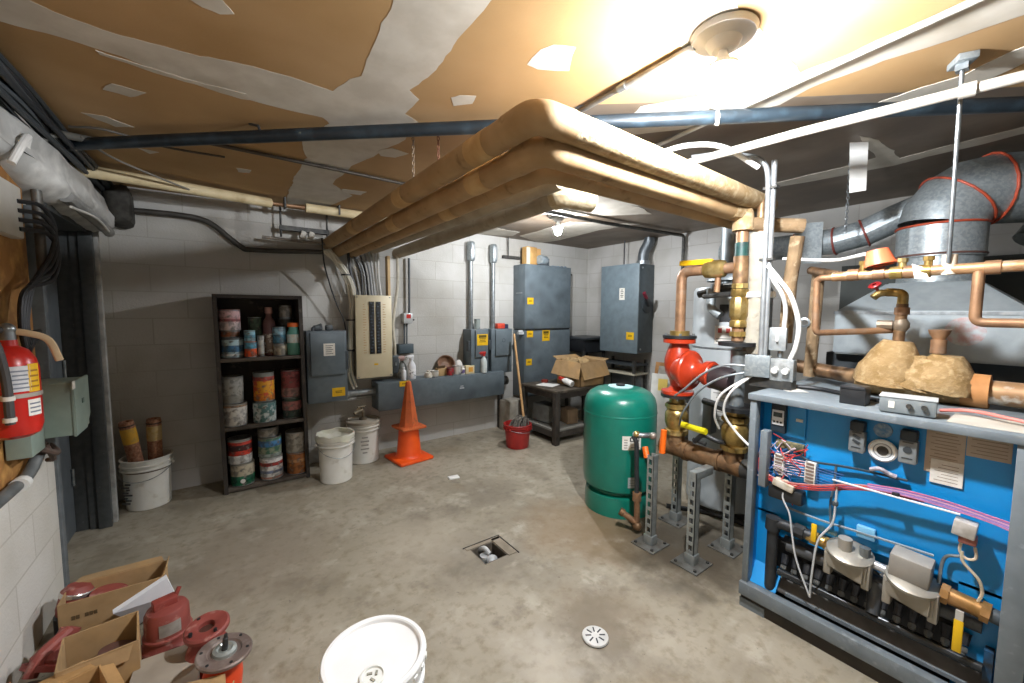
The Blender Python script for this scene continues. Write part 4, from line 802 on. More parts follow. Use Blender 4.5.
# yellow lever on the valve below the pump
p0, p1 = at(684, 425, 'x', 2.13), at(706, 432, 'x', 2.10)
g = G().tube([p0+(p0-p1)*.1, p1], .018, 8, flat=.8); lv = g.obj('lever', mat('#dcd01c', '#c9bd16', .45), v1)
G().tube([Vector((MX, YP, MZ+.2)), p0], .010, 8).obj('stem', M_STEEL, v1)
g = G().tube(fil([(MX-.03, YR+.02, MZ+.12), (MX-.075, YR+.05, MZ+.125), (MX-.085, YR+.13, MZ+.15), (MX-.075, YR+.18, MZ+.09)], .03), .013, 10); g.obj('lever_arm', M_BLACK, v2)
G().tube([(MX+.02, YP-.10, MZ+.07), (MX+.01, YR+.16, MZ+.065)], .012, 8).obj('side_tube', M_DKSTEEL, mf)
# right-hand end going into the boiler
G().tube(fil([(MX, YR-.05, MZ-.005), (MX+.0, YR-.12, MZ-.005)], .03), .05, 18).obj('outlet_union', M_DKSTEEL, mf)
# check-valve / flange upright above the right valve up to the riser
G().lathe([(0, 0), (.10, 0), (.10, .022), (0, .022)], (MX, YR, MZ+.30), seg=30).obj('flange', M_BLACK, mf); G().cyl((MX, YR, MZ+.32), (MX, YR, 1.15), .036).obj('riser_tube', mat('#8d9496', '#7a8183', .4, .5, 20), mf); 
# strut stands
def stand(x, y, h, label, arm):
    t = thing('strut_stand', label, 'strut stand', (x, y, 0), 'slotted strut stands under the pipe manifold')
    G().bb((x-.082, y-.075, 0), (x+.082, y+.075, .008), .002).obj('base_plate', mat('#7d7f7c', '#625f58', .5, .5, 14), t)
    w, th_ = .0215, .004
    n = int((h-.08)/.05)
    g = G().bb((x+w-th_, y-w, .008), (x+w, y+w, h)).bb((x-w, y-w, .008), (x-w+th_, y-w*.5, h)).bb((x-w, y+w*.5, .008), (x-w+th_, y+w, h))
    for k in range(n+1): g.bb((x-w, y-w*.52, .06+k*.05), (x-w+th_, y+w*.52, .06+k*.05+.02))
    # slotted face towards the camera (-y and -x sides): strips between the slots
    g.bb((x-w, y-w, .008), (x+w, y-w+th_, h))
    g.obj('channel', mat('#aeb4b2', '#969c9a', .38, .6, 30), t)
    G().bb((x+w-.012, y-w+.004, .01), (x+w-.009, y+w-.004, h-.02)).obj('channel_inside', mat('#3d4040', None, .6), t)
    g = G().bb((x-.028, y-.028, .008), (x+.028, y+.028, .06), .003); g.obj('foot_bracket', mat('#9aa09f', None, .4, .6), t)
    g = G()
    for a in (-1, 1):
        for b in (-1, 1): g.cyl((x+a*.062, y+b*.055, .008), (x+a*.062, y+b*.055, .016), .009, seg=6)
    g.obj('anchor_bolt', M_DKSTEEL, t)
    if arm: G().bb((x-.02, y-.022, h-.042), (x+arm, y+.022, h), .002).obj('arm', mat('#aeb4b2', '#969c9a', .38, .6, 30), t)
    return t
stand(1.975, 1.345, .535, 'slotted strut stand nearest the green tank', 0)
stand(2.0, 1.105, .51, 'front slotted strut stand nearest the blue boiler, with a short top arm', .15)
stand(2.345, 1.415, .50, 'rear strut stand behind the one beside the green tank', 0)
stand(2.305, 1.065, .47, 'rear strut stand behind the front one by the boiler', 0)
# circulator pump
pu = thing('circulator_pump', 'bright red circulator pump with a dark motor above the brass valve', 'pump', (MX, YP, .845))
M_PUMP = mat('#b53a1c', '#a02f17', .3, 0, 8, coat=.3)
G().lathe([(0, 0), (.085, 0), (.092, .006), (.092, .024), (.055, .03), (.042, .05), (.05, .09), (.072, .13), (.08, .18), (.078, .22), (.066, .26), (.056, .29), (.053, .305), (.09, .31), (.09, .33), (.085, .335), (0, .335)], (MX, YP, .86), seg=30).obj('volute', M_PUMP, pu)
vol = G().lathe([(0, -.06), (.07, -.055), (.092, -.02), (.096, .01), (.112, .014), (.116, .022), (.116, .036), (.11, .044), (.09, .05), (.06, .072), (.05, .09), (.05, .13), (.068, .135), (.07, .17), (0, .17)], (MX-.01, YP-.05, 1.015), (-.1, -1, -.02), 30); vol.obj('motor_bracket', M_PUMP, pu)
G().lathe([(0, 0), (.055, 0), (.066, .008), (.068, .10), (.06, .12), (0, .12)], (MX-.025, YP-.222, 1.0), (-.12, -1, -.1), 24).obj('motor', mat('#2a2325', '#3a2d2e', .4, 0, 12), pu)
G().lathe([(.045, 0), (.07, .0), (.074, .012), (.07, .02), (.045, .024)], (MX-.022, YP-.205, 1.005), (-.1, -1, -.02), 24).obj('red_cap', M_PUMP, pu)
for z in (.847, 1.197): G().lathe([(0, 0), (.094, 0), (.094, .016), (0, .016)], (MX, YP, z), seg=30).obj('flange', M_BLACK, pu)
for z in (.845, 1.19):
    for k in range(4): G().cyl((MX+.075*math.cos(k*PI/2+.6), YP+.075*math.sin(k*PI/2+.6), z-.012), (MX+.075*math.cos(k*PI/2+.6), YP+.075*math.sin(k*PI/2+.6), z+.035), .008, seg=8).obj('bolt', M_STEEL, pu)
# copper riser pump -> yellow valve -> tee -> insulated pipe
cr = thing('copper_riser', 'copper riser above the red pump with a yellow-handled valve', 'pipe', (MX, YP, 1.21))
EZ = 1.585
G().cyl((MX, YP, 1.212), (MX, YP, 1.24), .055).obj('union', M_BRASS, cr)
G().tube(fil([(MX, YP, 1.23), (MX, YP, EZ), (MX, 1.02, EZ)], .05), .029, 16).obj('pipe_run', M_COPPER, cr)
G().tube([(MX, 1.20, EZ), (MX, 1.17, EZ)], .04, 12).lathe([(.03, -.06), (.045, -.05), (.05, -.02), (.05, .02), (.045, .05), (.03, .06)], (MX, 1.15, EZ), (0, 1, 0), 20).obj('valve', M_BRASS, cr)
G().box((MX-.01, 1.255, EZ+.045), (.03, .19, .03), (.03, 0, 0), bev=.004).obj('valve_handle', mat('#e8b717', '#dba90f', .45), cr)
G().tube([(MX, 1.13, EZ-.03), (MX, 1.135, 1.46)], .016, 12).obj('drain_stub', M_COPPER, cr)
# main riser
mr = thing('copper_riser', 'main copper and brass riser dropping from the tan insulated pipe', 'pipe', (MX, 1.01, 1.2))
YM = 1.015
G().tube([(MX, YM, 1.86), (MX, YM, 1.20)], .029, 18).obj('pipe_run', M_COPPER, mr)
G().tube(fil([(MX-.10, 1.04, 1.868), (MX-.0, YM+.01, 1.868), (MX, YM, 1.85), (MX, YM, 1.77)], .05), .05, 18, jit=.04).obj('wrapped_elbow', M_INS2, mr)
G().cyl((MX, YM, 1.50), (MX, YM, 1.64), .036).obj('tee_body', M_BRONZE, mr); G().cyl((MX, YM, 1.64), (MX, YM, 1.71), .032).obj('tape_band', mat('#1f4a44', '#16302e', .5, 0, 30), mr)
g = G().lathe([(.03, 0), (.042, .005), (.042, .03), (.036, .04), (.045, .06), (.045, .14), (.036, .16), (.042, .17), (.042, .20), (.03, .205)], (MX, YM, 1.27), seg=10); g.obj('union', M_BRASS, mr)
for z in (1.225, 1.475): G().cyl((MX, YM, z), (MX, YM, z+.025), .04, seg=8).obj('coupling', M_BRASS, mr)
G().lathe([(0, 0), (.09, 0), (.09, .02), (0, .02)], (MX, YM, 1.175), seg=28).obj('flange', M_BLACK, mr)
G().tube([(MX, YM, 1.44), (MX+.02, YM-.16, 1.44)], .016, 10).obj('white_branch', M_WHITE, mr)
G().tube(fil([(MX+.05, YM+.22, 1.44), (MX, YM+.0, 1.45)], .03), .014, 10).obj('side_branch', M_DKSTEEL, mr)
# grey piping left of riser (iron fittings against the water heater)
t = thing('iron_fittings', 'grey iron pipe fittings between the riser and the water heater', 'pipe fittings', (2.42, 1.28, 1.4))
G().tube(fil([(2.42, 1.36, 1.46), (2.42, 1.24, 1.49), (2.42, 1.12, 1.49), (2.225, 1.03, 1.49)], .04), .022, 12).obj('tube', M_DKSTEEL, t)
G().tube(fil([(2.36, 1.25, 1.49), (2.36, 1.25, 1.37), (2.36, 1.19, 1.33)], .05), .026, 12).obj('trap', mat('#9ba3a5', '#868e90', .4, .4, 20), t)
G().cyl((2.42, 1.25, 1.46), (2.42, 1.25, 1.52), .034).obj('union', M_STEEL, t)
# water heater
wh = thing('water_heater', 'pale grey water heater tank with warning labels behind the pump', 'water heater', (2.82, 1.36, 0))
WX, WY, WR = 2.80, 1.34, .235
G().lathe([(0, .05), (WR-.01, .05), (WR, .06), (WR, 1.49), (WR-.012, 1.515), (0, 1.53)], (WX, WY, 0), seg=48).obj('jacket', mat('#a4aaab', '#979d9e', .4, 0, 8), wh)
G().lathe([(WR*.9, 0), (WR*.9, .06), (WR*.8, .06), (WR*.8, 0)], (WX, WY, 0), seg=40).obj('base', M_DKSTEEL, wh)
va2 = math.atan2(-WY, -WX)
patch((WX, WY), WR, va2-.1, .36, 1.29, 1.40, M_BLACK, 'dark_label', wh)
for aa, ww, z0, z1 in ((va2+.38, .40, 1.15, 1.265), (va2-.15, .46, 1.15, 1.265)):
    l = patch((WX, WY), WR, aa, ww, z0, z1, M_LABEL, 'warning_label', wh)
    for dz in (.012, .03): patch((WX, WY), WR, aa, ww*.8, z0+dz, z0+dz+.006, mat('#6d6a64', None, .6), 'printing', l, .002)
    for q in (-.1, .1): patch((WX, WY), WR, aa+q, .1, z1-.045, z1-.015, mat('#b5443a', None, .6), 'red_mark', l, .002)
for aa, z0, z1 in ((va2-.1, .62, .95),):
    l = patch((WX, WY), WR, aa, .62, z0, z1, mat('#dddcd6', None, .5), 'instruction_label', wh)
    for k in range(9): patch((WX, WY), WR, aa, .5-.08*(k % 3), z0+.03+.03*k, z0+.036+.03*k, mat('#9c9a94', None, .6), 'printing', l, .002)
G().lathe([(WR*1.0, 0), (WR*1.01, .002), (WR*1.01, .012), (WR*1.0, .014)], (WX, WY, 1.11), seg=48).obj('jacket_seam', M_STEEL, wh)
solo(G().cyl((2.62, 1.30, 1.535), (2.62, 1.30, 1.545), .02).lathe([(.16, 0), (.155, .03), (.1, .10), (.08, .12), (.08, .45)], (WX, WY, 1.56), seg=28), 'draft_diverter', mat('#8b9294', '#767d7f', .45, .6, 12), 'round metal draft diverter and flue standing above the water heater', 'flue')
# tank connection: valves with orange levers, black hose and copper at the floor
tc = thing('tank_valve', 'small valve cluster with two orange levers beside the green tank', 'valve', (2.08, 1.47, .62))
y0 = 1.50
G().tube(fil([(2.12, YP+.09, .60), (2.05, 1.47, .60), (2.02, 1.52, .60)], .04), .017, 12).obj('pipe_run', M_STEEL, tc)
G().sph((2.03, 1.50, .605), .02, (1.2, 1, 1)).obj('valve_body', M_BRASS, tc); G().sph((2.08, 1.42, .605), .022).obj('valve_body', mat('#9a9288', '#857c70', .4, .5, 20), tc)
G().tube([at(664, 430, 'x', 2.06), at(662, 453, 'x', 2.05)], .019, 10, flat=.9).obj('lever', mat('#ee6a12', None, .45), tc)
G().tube([at(645, 447, 'x', 2.0), at(647, 458, 'x', 1.985)], .019, 10, flat=.9).obj('lever', mat('#ee6a12', None, .45), tc)
t = pipe('drain_pipe', 'black pipe with copper elbows dropping from the tank valve to the floor', [(2.02, 1.52, .59), (2.03, 1.50, .56), (2.015, 1.475, .22)], .014, M_BLKPIPE, 'pipe', rad=.02)
G().tube(fil([(2.015, 1.475, .25), (2.01, 1.465, .06), (1.965, 1.53, .11)], .03), .018, 12).obj('copper_foot', M_COPPER, t); G().cyl((2.015, 1.475, .20), (2.015, 1.475, .25), .026).obj('coupling', M_COPPER, t); G().sph((2.01, 1.462, .045), .028).obj('elbow', M_BRONZE, t)
G().cyl((1.965, 1.53, .11), (1.953, 1.55, .122), .024).obj('coupling', M_BRONZE, t)
# hose behind the manifold on the floor
cable('hose', 'dark hose lying on the floor behind the strut stands', [(2.45, 1.55, .012), (2.6, 1.3, .012), (2.62, 1.05, .02), (2.5, .95, .02)], .016, M_BLKPIPE, 'hose')
t = thing('gas_pipe', 'dark pipe with dial plate between the two brass valves', 'pipe', (2.46, 1.2, .75)); G().tube(spl([(2.42, 1.30, .80), (2.37, 1.08, .78), (2.245, 1.0, .74)]), .02, 12).obj('tube', M_DKSTEEL, t); G().box((2.44, 1.27, .70), (.07, .06, .2), bev=.008).obj('control_box', mat('#777d7e', '#686e70', .5), t)
# ================================================================== BLUE BOILER
B0, B1, BZ = .806, .03, .993     # left end y, right end y, top z ; front x = 1.9
BX, BXB = 1.9, 2.80
bo = thing('boiler', 'large blue gas boiler with a grey frame and its front cover off', 'boiler', (2.3, .42, 0))
M_BLUE = mat('#0b8ed2', '#0983c4', .38, 0, 5, coat=.2)
M_BGREY = mat('#767f84', '#6b7479', .45, 0, 14, c3='#8a9296', s3=30, lo3=.6, hi3=.75)
PXI = 1.985    # inner panel plane
G().bb((BX-.012, B1-.03, BZ-.028), (BXB, B0+.008, BZ), .003).obj('top_cover', M_BGREY, bo)
G().bb((BX-.004, B0-.026, .12), (BX+.04, B0, BZ-.026), .002).obj('corner_post', M_BGREY, bo)
G().bb((BX-.004, B1-.02, .12), (BX+.04, B1+.034, BZ-.026), .002).obj('corner_post', M_BGREY, bo)
G().bb((BX+.03, B0-.018, .12), (BXB, B0, BZ-.026)).obj('side_panel', mat('#75797a', '#66696a', .5, 0, 8), bo)
G().bb((BX+.03, B1-.02, .12), (BXB, B1, BZ-.026)).obj('side_panel', M_BLUE, bo)
ip = G().bb((PXI, B1, .44), (PXI+.02, B0-.018, BZ-.026)).bb((PXI+.0, B1, .02), (PXI+.02, .16, .45)).bb((PXI, B0-.10, .1), (PXI+.02, B0-.018, .45)).obj('inner_panel', M_BLUE, bo)
G().bb((PXI+.03, .1, .23), (PXI+.05, B0-.05, .46)).obj('firebox_front', M_BLUE, bo)
G().bb((PXI-.085, B0-.02, .125), (PXI, B0-.014, .96)).obj('inner_side', M_BLUE, bo)
# base: rail over a dark gap
br = G().bb((BX-.02, B1-.06, .062), (BX+.02, B0+.004, .122), .003).obj('base_rail', M_BGREY, bo)
G().bb((BX+.015, B1-.06, .0), (BXB-.05, B0-.01, .07)).bb((BX+.0, B1-.06, .0), (BX+.02, B0, .06)).obj('base_skid', mat('#2a2724', '#3a342c', .7, 0, 12), bo)
G().bb((BX-.005, B0-.10, .0), (BX+.08, B0+.004, .04)).obj('base_foot', M_BGREY, bo)
G().prism([(BX+.02, .122), (PXI+.02, .122), (PXI+.02, .22)], B0-.13, B0-.02, 'y').obj('corner_gusset', M_BLUE, bo)
G().prism([(BX+.045, .128), (PXI+.005, .195), (PXI+.005, .19), (BX+.045, .122)], .09, B0-.13, 'y').bb((PXI-.0, B1, .115), (PXI+.2, B0-.02, .122)).obj('burner_floor', mat('#5b5955', '#4a4744', .65, .1, 14), bo)
# open slots of the floor tray
G().bb((BX+.04, B1, .122), (BX+.06, B0-.16, .135)).obj('tray_lip', M_BGREY, bo)
# burner rack: manifold tube, burner tray, row of burner throats
G().bb((PXI+.01, .09, .13), (PXI+.03, B0-.10, .34)).obj('burner_back', mat('#232323', '#2e2d2c', .6, 0, 14), bo)
g = G().tube([(PXI-.012, .10, .335), (PXI-.012, B0-.15, .335)], .026, 16).prism([(PXI-.03, .352), (PXI+.012, .365), (PXI+.012, .345), (PXI-.03, .345)], .10, B0-.13, 'y'); g.obj('heat_shield', mat('#5a5d5f', '#46484a', .45, .3, 12), bo)
G().tube([(BX+.04, .09, .212), (BX+.04, B0-.13, .218)], .016, 14).obj('gas_manifold', mat('#33383b', '#24272a', .25, .4, 10), bo)
for k in range(14):
    y = .135+.0405*k
    b_ = G().tube([(BX+.042, y, .218), (BX+.062, y, .244)], .008, 8).cyl((BX+.05, y, .232), (BX+.058, y, .244), .012, seg=6).obj('burner_orifice', mat('#8a8c8a', '#6a6c6a', .4, .6, 30), bo)
    G().tube([(BX+.06, y, .25), (PXI-.005, y, .285)], [.012, .017], 10).obj('burner_throat', mat('#45474b', '#303236', .45, .5, 30), b_)
G().bb((BX+.05, .07, .14), (PXI, .09, .27)).obj('rack_end', mat('#1f4f73', '#2a2d30', .5, 0, 30), bo)
G().tube(fil([(BX+.035, .36, .228), (PXI-.02, .36, .30), (PXI-.02, .36, .345)], .02), .02, 12).obj('manifold_riser', mat('#4a4d50', None, .45, .3), bo)
# black gas inlet pipe at left
gp = G().tube(fil([(PXI-.045, .705, .125), (PXI-.045, .705, .435), (PXI-.035, .56, .425)], .045), .022, 16).obj('gas_inlet_pipe', M_BLKPIPE, bo)
G().tube([(PXI-.045, .707, .395), (PXI-.045, .705, .45)], .029, 16).obj('elbow_collar', M_BLKPIPE, gp); G().cyl((PXI-.038, .625, .43), (PXI-.038, .59, .427), .03, seg=8).obj('union_nut', M_BLKPIPE, gp)
gv = G().cyl((PXI-.036, .58, .425), (PXI-.036, .50, .418), .022).cyl((PXI-.036, .565, .424), (PXI-.036, .545, .422), .028, seg=8).cyl((PXI-.036, .52, .42), (PXI-.036, .50, .418), .027, seg=8).obj('gas_cock', M_BRASS, bo)
G().box((PXI-.075, .548, .462), (.008, .019, .075), (0, 0, 0), bev=.005).obj('gas_cock_handle', M_YEL, gv)
# two gas regulators/valves
def gasvalve(y, z, box_, blue):
    v = G().lathe([(0, 0), (.05, 0), (.064, .008), (.072, .012), (.072, .022), (.06, .028), (0, .03)], (PXI-.055, y, z), (-.25, -.1, .96), 26).obj('gas_valve', mat('#a9a59b', '#969287', .45, .5, 16), bo)
    G().prism([(y-.058, z-.075), (y+.058, z-.05), (y+.062, z+.005), (y-.062, z+.005)], PXI-.105, PXI-.03, 'x', bev=.008).obj('valve_skirt', mat('#9c978b', '#8a8579', .5, .4, 16), v)
    for s in (-1, 1): G().bb((PXI-.09, y+s*.058-.012, z-.09), (PXI-.05, y+s*.058+.012, z+.01), .004).obj('flange_lug', mat('#a39e93', None, .45, .4), v)
    if box_: G().box((PXI-.06, y+.005, z+.065), (.075, .105, .085), (.06, -.1, 0), bev=.006).obj('actuator_cover', mat('#a5a19a', '#98948c', .5, .2, 12), v)
    else:
        G().cyl((PXI-.065, y+.012, z+.02), (PXI-.068, y+.012, z+.07), .022).obj('regulator_cap', mat('#b1aca2', None, .4, .4), v); G().cyl((PXI-.055, y-.045, z+.02), (PXI-.055, y-.045, z+.055), .017, seg=8).obj('screw_cap', M_STEEL, v)
        G().box((PXI-.012, y-.035, z+.095), (.02, .055, .045), bev=.003).obj('junction_tab', mat('#78b4d8', None, .5), v)
    return v
gasvalve(.437, .415, False, True); gasvalve(.262, .40, True, False)
G().tube([(PXI-.045, .375, .415), (PXI-.045, .325, .41)], .016, 12).obj('valve_link', mat('#c9ccd0', None, .3, .6), bo)
un = G().cyl((PXI-.042, .195, .408), (PXI-.042, .085, .398), .027).cyl((PXI-.042, .195, .408), (PXI-.042, .175, .406), .034, seg=8).cyl((PXI-.042, .105, .40), (PXI-.042, .085, .398), .034, seg=8).obj('outlet_union', mat('#b48a5c', '#95703f', .4, .6, 20), bo)
G().tube([(PXI-.042, .085, .398), (PXI-.042, B1+.0, .392)], .023, 14).obj('outlet_pipe', M_GREYDK, bo)
h_ = G().box((PXI-.085, .145, .305), (.008, .022, .11), bev=.005).obj('shutoff_handle', M_YEL, un); G().box((PXI-.084, .145, .375), (.009, .018, .03)).obj('handle_neck', mat('#d7d5cf', None, .4, .5), un)
# control module, terminal strip etc.
cm = G().bb((PXI-.012, .618, .815), (PXI-.001, .775, .965), .002).obj('control_plate', M_BLUE, bo)
dm = G().bb((PXI-.035, .685, .828), (PXI-.012, .742, .955), .004).obj('display_module', mat('#1e2a33', '#26323b', .5), cm)
G().bb((PXI-.04, .690, .862), (PXI-.035, .736, .928), .003).obj('display_bezel', mat('#dfe2e3', None, .45), dm)
G().bb((PXI-.042, .696, .898), (PXI-.0395, .730, .918)).obj('screen', mat('#39433f', None, .25), dm)
g = G()
for k in range(3): g.cyl((PXI-.042, .700+.013*k, .876), (PXI-.0395, .700+.013*k, .876), .0042, seg=10)
g.obj('button', M_INK, dm)
G().bb((PXI-.018, .628, .888), (PXI-.012, .652, .90)).obj('label', M_LABEL, cm)
G().bb((BX+.0, B0-.075, .585), (BX+.045, B0-.045, .835), .003).obj('raceway', M_BGREY, bo)
bd = G().bb((PXI-.028, .615, .762), (PXI-.006, .72, .795), .002).obj('circuit_board', mat('#8a7f5c', '#3f4436', .6, 0, 60), bo)
for y, z in ((.70, .69), (.585, .69)):
    tb_ = G().bb((PXI-.04, y-.019, z-.045), (PXI-.006, y+.019, z+.045), .002).obj('terminal_block', mat('#d9d8d0', None, .5), bo)
    g = G()
    for k in range(6): g.bb((PXI-.042, y-.014, z-.038+.0145*k), (PXI-.0395, y+.014, z-.030+.0145*k))
    g.obj('terminal_slot', mat('#7d6a60', None, .6), tb_)
tr = G().bb((PXI-.06, .60, .54), (PXI-.006, .73, .60), .01).obj('transformer', M_BLACK, bo); G().box((PXI-.045, .67, .612), (.05, .08, .03), (.2, 0, 0), bev=.004).obj('fuse_holder', mat('#cfc9bb', '#a99f88', .6, 0, 40), tr)
random.seed(3)
g = G(); g2 = G(); g3 = G()
for k in range(26):
    y0_, z0_ = random.uniform(.64, .77), random.uniform(.62, .78); P = [(PXI-.03, y0_, z0_)]
    for j in range(3): P.append((PXI-random.uniform(.02, .06), min(.78, max(.60, P[-1][1]+random.uniform(-.06, .06))), P[-1][2]+random.uniform(-.05, .05)))
    (g, g2, g3)[k % 3].tube(spl(P, 5), .0022, 5)
for k in range(7):
    z_ = .655+.011*k; g2.tube([(PXI-.035, .565, z_), (PXI-.02, .51-.005*k, z_-.01)], .0018, 5); g3.tube([(PXI-.03, .683, z_), (PXI-.02, .605, z_+.006)], .0018, 5)
for gg, c, nm in ((g, '#b53a34', 'red_wiring'), (g2, '#2f5f9c', 'blue_wiring'), (g3, '#c9b9c4', 'pale_wiring')): 
    o = gg.obj(nm, mat(c, None, .5), bo); o['kind'] = 'stuff'
def wire(nm, pts, r, c, par=bo): return G().tube(spl(pts), r, 6).obj(nm, mat(c, None, .45), par)
for k, (c, dz, r) in enumerate((('#b8403a', 0, .0028), ('#b8443e', .008, .0026), ('#963634', -.007, .0028), ('#c9857c', .014, .0022))):
    wire('red_cable', [(PXI-.05, .775, .70-.01*k), (PXI-.05, .765, .635+dz), (PXI-.055, .68, .615+dz), (PXI-.055, .56, .638+dz), (PXI-.05, .46, .676+dz), (PXI-.05, .38, .698+dz*.8), (PXI-.045, .25, .706+dz*.6)], r, c)
for k, c in enumerate(('#c97fa0', '#a98bc4', '#9a7fc0', '#d9a9bc', '#8d6fb2', '#b96a8a')):
    wire('violet_cable', [(PXI-.05, .40, .698+.003*k), (PXI-.055, .30, .708+.004*k), (PXI-.05, .2, .704+.0045*k), (PXI-.05, .10, .695+.004*k), (PXI-.06, .04, .682+.006*k)], .0024, c)
wire('white_rod', [(PXI-.07, .50, .70), (PXI-.07, .34, .700), (PXI-.06, .165, .698)], .0036, '#dedede')
G().box((PXI-.06, .32, .705), (.02, .02, .016), bev=.003).obj('wire_clip', M_BLACK, bo)
wire('braided_cable', [(PXI-.02, .645, .765), (PXI-.02, .60, .735), (PXI-.02, .5, .745), (PXI-.015, .42, .75), (PXI-.015, .30, .752)], .005, '#2c3a44')
wire('braided_cable', [(PXI-.02, .67, .505), (PXI-.02, .55, .50), (PXI-.02, .45, .505), (PXI-.02, .35, .51), (PXI-.02, .22, .515)], .005, '#7d8a92')
wire('black_white_cable', [(PXI-.02, .505, .74), (PXI-.022, .507, .66), (PXI-.02, .515, .58), (PXI-.02, .51, .50)], .0045, '#53636d')
wire('grey_lead', [(PXI-.05, .49, .67), (PXI-.055, .49, .60), (PXI-.06, .495, .52), (PXI-.085, .53, .44), (PXI-.095, .54, .30), (PXI-.095, .542, .20)], .004, '#b9bcbd')
wire('grey_lead', [(PXI-.05, .66, .62), (PXI-.06, .67, .56), (PXI-.065, .64, .50), (PXI-.07, .625, .42), (PXI-.08, .60, .32), (PXI-.09, .545, .20)], .0035, '#c4c6c6')
G().box((PXI-.05, .492, .60), (.018, .018, .02), bev=.004).obj('wire_clip', M_GREYDK, bo)
# aquastats, gauge, seal
for y, z, nm in ((.443, .875, 'a'), (.302, .875, 'b')):
    a_ = G().bb((PXI-.045, y-.024, z-.055), (PXI-.01, y+.024, z+.028), .006).obj('aquastat', mat('#8a9092', '#7b8183', .45, .3, 14), bo)
    G().bb((PXI-.05, y-.022, z+.028), (PXI-.01, y+.022, z+.065), .006).obj('aquastat_hood', mat('#2c3338', None, .5), a_)
    g = G()
    if nm == 'a':
        for dz in (-.012, .008): g.box((PXI-.0465, y, z+dz), (.003, .024, .009), (.5, 0, 0))
    else: g.cyl((PXI-.0475, y, z-.005), (PXI-.044, y, z-.005), .012, seg=14)
    for dz in (-.035, .022): g.bb((PXI-.0465, y-.014, z+dz-.002), (PXI-.0445, y+.014, z+dz+.002))
    g.obj('dial', mat('#33383b', None, .5), a_)
gg = G().lathe([(.032, 0), (.04, .004), (.042, .014), (.036, .018), (.034, .014), (0, .012)], (PXI-.004, .372, .842), (-1, 0, 0), 28).obj('pressure_gauge', mat('#dfe1e0', None, .35), bo)
G().lathe([(0, 0), (.017, .001), (.017, .003), (0, .004)], (PXI-.0165, .372, .842), (-1, 0, 0), 20).obj('gauge_center', M_INK, gg); G().lathe([(.024, 0), (.028, .001), (.024, .002)], (PXI-.0165, .372, .842), (-1, 0, 0), 24).obj('gauge_scale', mat('#8d9092', None, .5), gg)
G().lathe([(0, 0), (.027, 0), (.027, .003), (0, .004)], (PXI-.001, .378, .915), (-1, 0, 0), 24).obj('round_seal', mat('#8fa3b0', '#4a7ba0', .5, 0, 90), bo)
G().tube(spl([(PXI-.02, .40, .762), (PXI-.03, .375, .775), (PXI-.02, .35, .762), (PXI-.015, .33, .756)]), .008, 8).obj('harness_plug', mat('#b9b4b8', '#8a7f8a', .5, 0, 60), bo)
# papers
p1 = G().bb((PXI-.003, .172, .80), (PXI-.0005, .264, .962)).obj('instruction_sheet', mat('#bfae9a', '#b3a18c', .7, 0, 20), bo); G().bb((PXI-.006, .171, .767), (PXI-.003, .248, .85)).obj('paper_note', mat('#dcd8cf', '#cfcabf', .7, 0, 40), p1)
p2 = G().bb((PXI-.003, .075, .882), (PXI-.0005, .170, .962)).obj('instruction_sheet', mat('#bba995', '#ae9c86', .7, 0, 20), bo)
g = G()
for k in range(12): g.bb((PXI-.0034, .183+.004*(k % 3), .81+.0115*k), (PXI-.0029, .252-.01*(k % 2), .8125+.0115*k))
for k in range(6): g.bb((PXI-.0064, .182, .778+.011*k), (PXI-.0059, .238-.008*(k % 3), .780+.011*k))
g.obj('printing', mat('#8a7a68', None, .7), p1)
g = G()
for k in range(6): g.bb((PXI-.0034, .083, .893+.0115*k), (PXI-.0029, .16-.012*(k % 2), .8955+.0115*k))
g.obj('printing', mat('#8a7a68', None, .7), p2)
# pilot relay box on the right with its loop
rl = G().box((PXI-.05, .153, .655), (.05, .052, .05), (.1, 0, 0), bev=.004).obj('relay_box', mat('#c4c0ba', '#a9a49c', .5, .2, 40), bo); G().box((PXI-.05, .145, .622), (.035, .04, .03), bev=.004).obj('relay_coil', mat('#a86a5c', '#7d4a40', .6, 0, 60), rl)
wire('pilot_tube', [(PXI-.05, .158, .61), (PXI-.05, .160, .575), (PXI-.05, .145, .555), (PXI-.05, .125, .565), (PXI-.05, .128, .60)], .0042, '#c9b9a0'); wire('pilot_tube', [(PXI-.05, .155, .575), (PXI-.05, .15, .54), (PXI-.05, .115, .50), (PXI-.045, .105, .46), (PXI-.045, .112, .425)], .0045, '#c4b59a')
G().tube(spl([(PXI-.05, .20, .44), (PXI-.02, .195, .52), (PXI-.02, .16, .545)]), .005, 8).obj('conduit_stub', M_STEEL, bo)
# ---- on top of the boiler
t = thing('control_box', 'small black plastic box on the boiler top near its left front', 'box', (2.01, .475, BZ)); G().bb((1.985, .435, BZ), (2.055, .515, BZ+.068), .003).obj('box_body', M_BLACK, t); G().bb((1.982, .437, BZ+.06), (2.058, .513, BZ+.072), .003).obj('lid', mat('#2a2b2d', None, .4), t)
t = thing('control_box', 'grey control box with two knobs on the boiler top edge', 'control box', (1.97, .315, BZ))
Mz = Matrix.Translation((1.975, .316, BZ+.031)) @ Matrix.Rotation(.12, 4, 'Z')
G().box(Mz @ Vector((0, 0, 0)), (.085, .145, .056), bev=.006, M=Matrix.Rotation(.12, 4, 'Z')).obj('box_body', mat('#7c8384', '#6f7677', .5, 0, 14), t)
G().box(Mz @ Vector((0, 0, .029)), (.088, .148, .006), bev=.002, M=Matrix.Rotation(.12, 4, 'Z')).obj('lid', mat('#b0b4b3', None, .45), t)
G().box(Mz @ Vector((-.0435, .04, .002)), (.002, .016, .024), M=Matrix.Rotation(.12, 4, 'Z')).obj('label', M_LABEL, t)
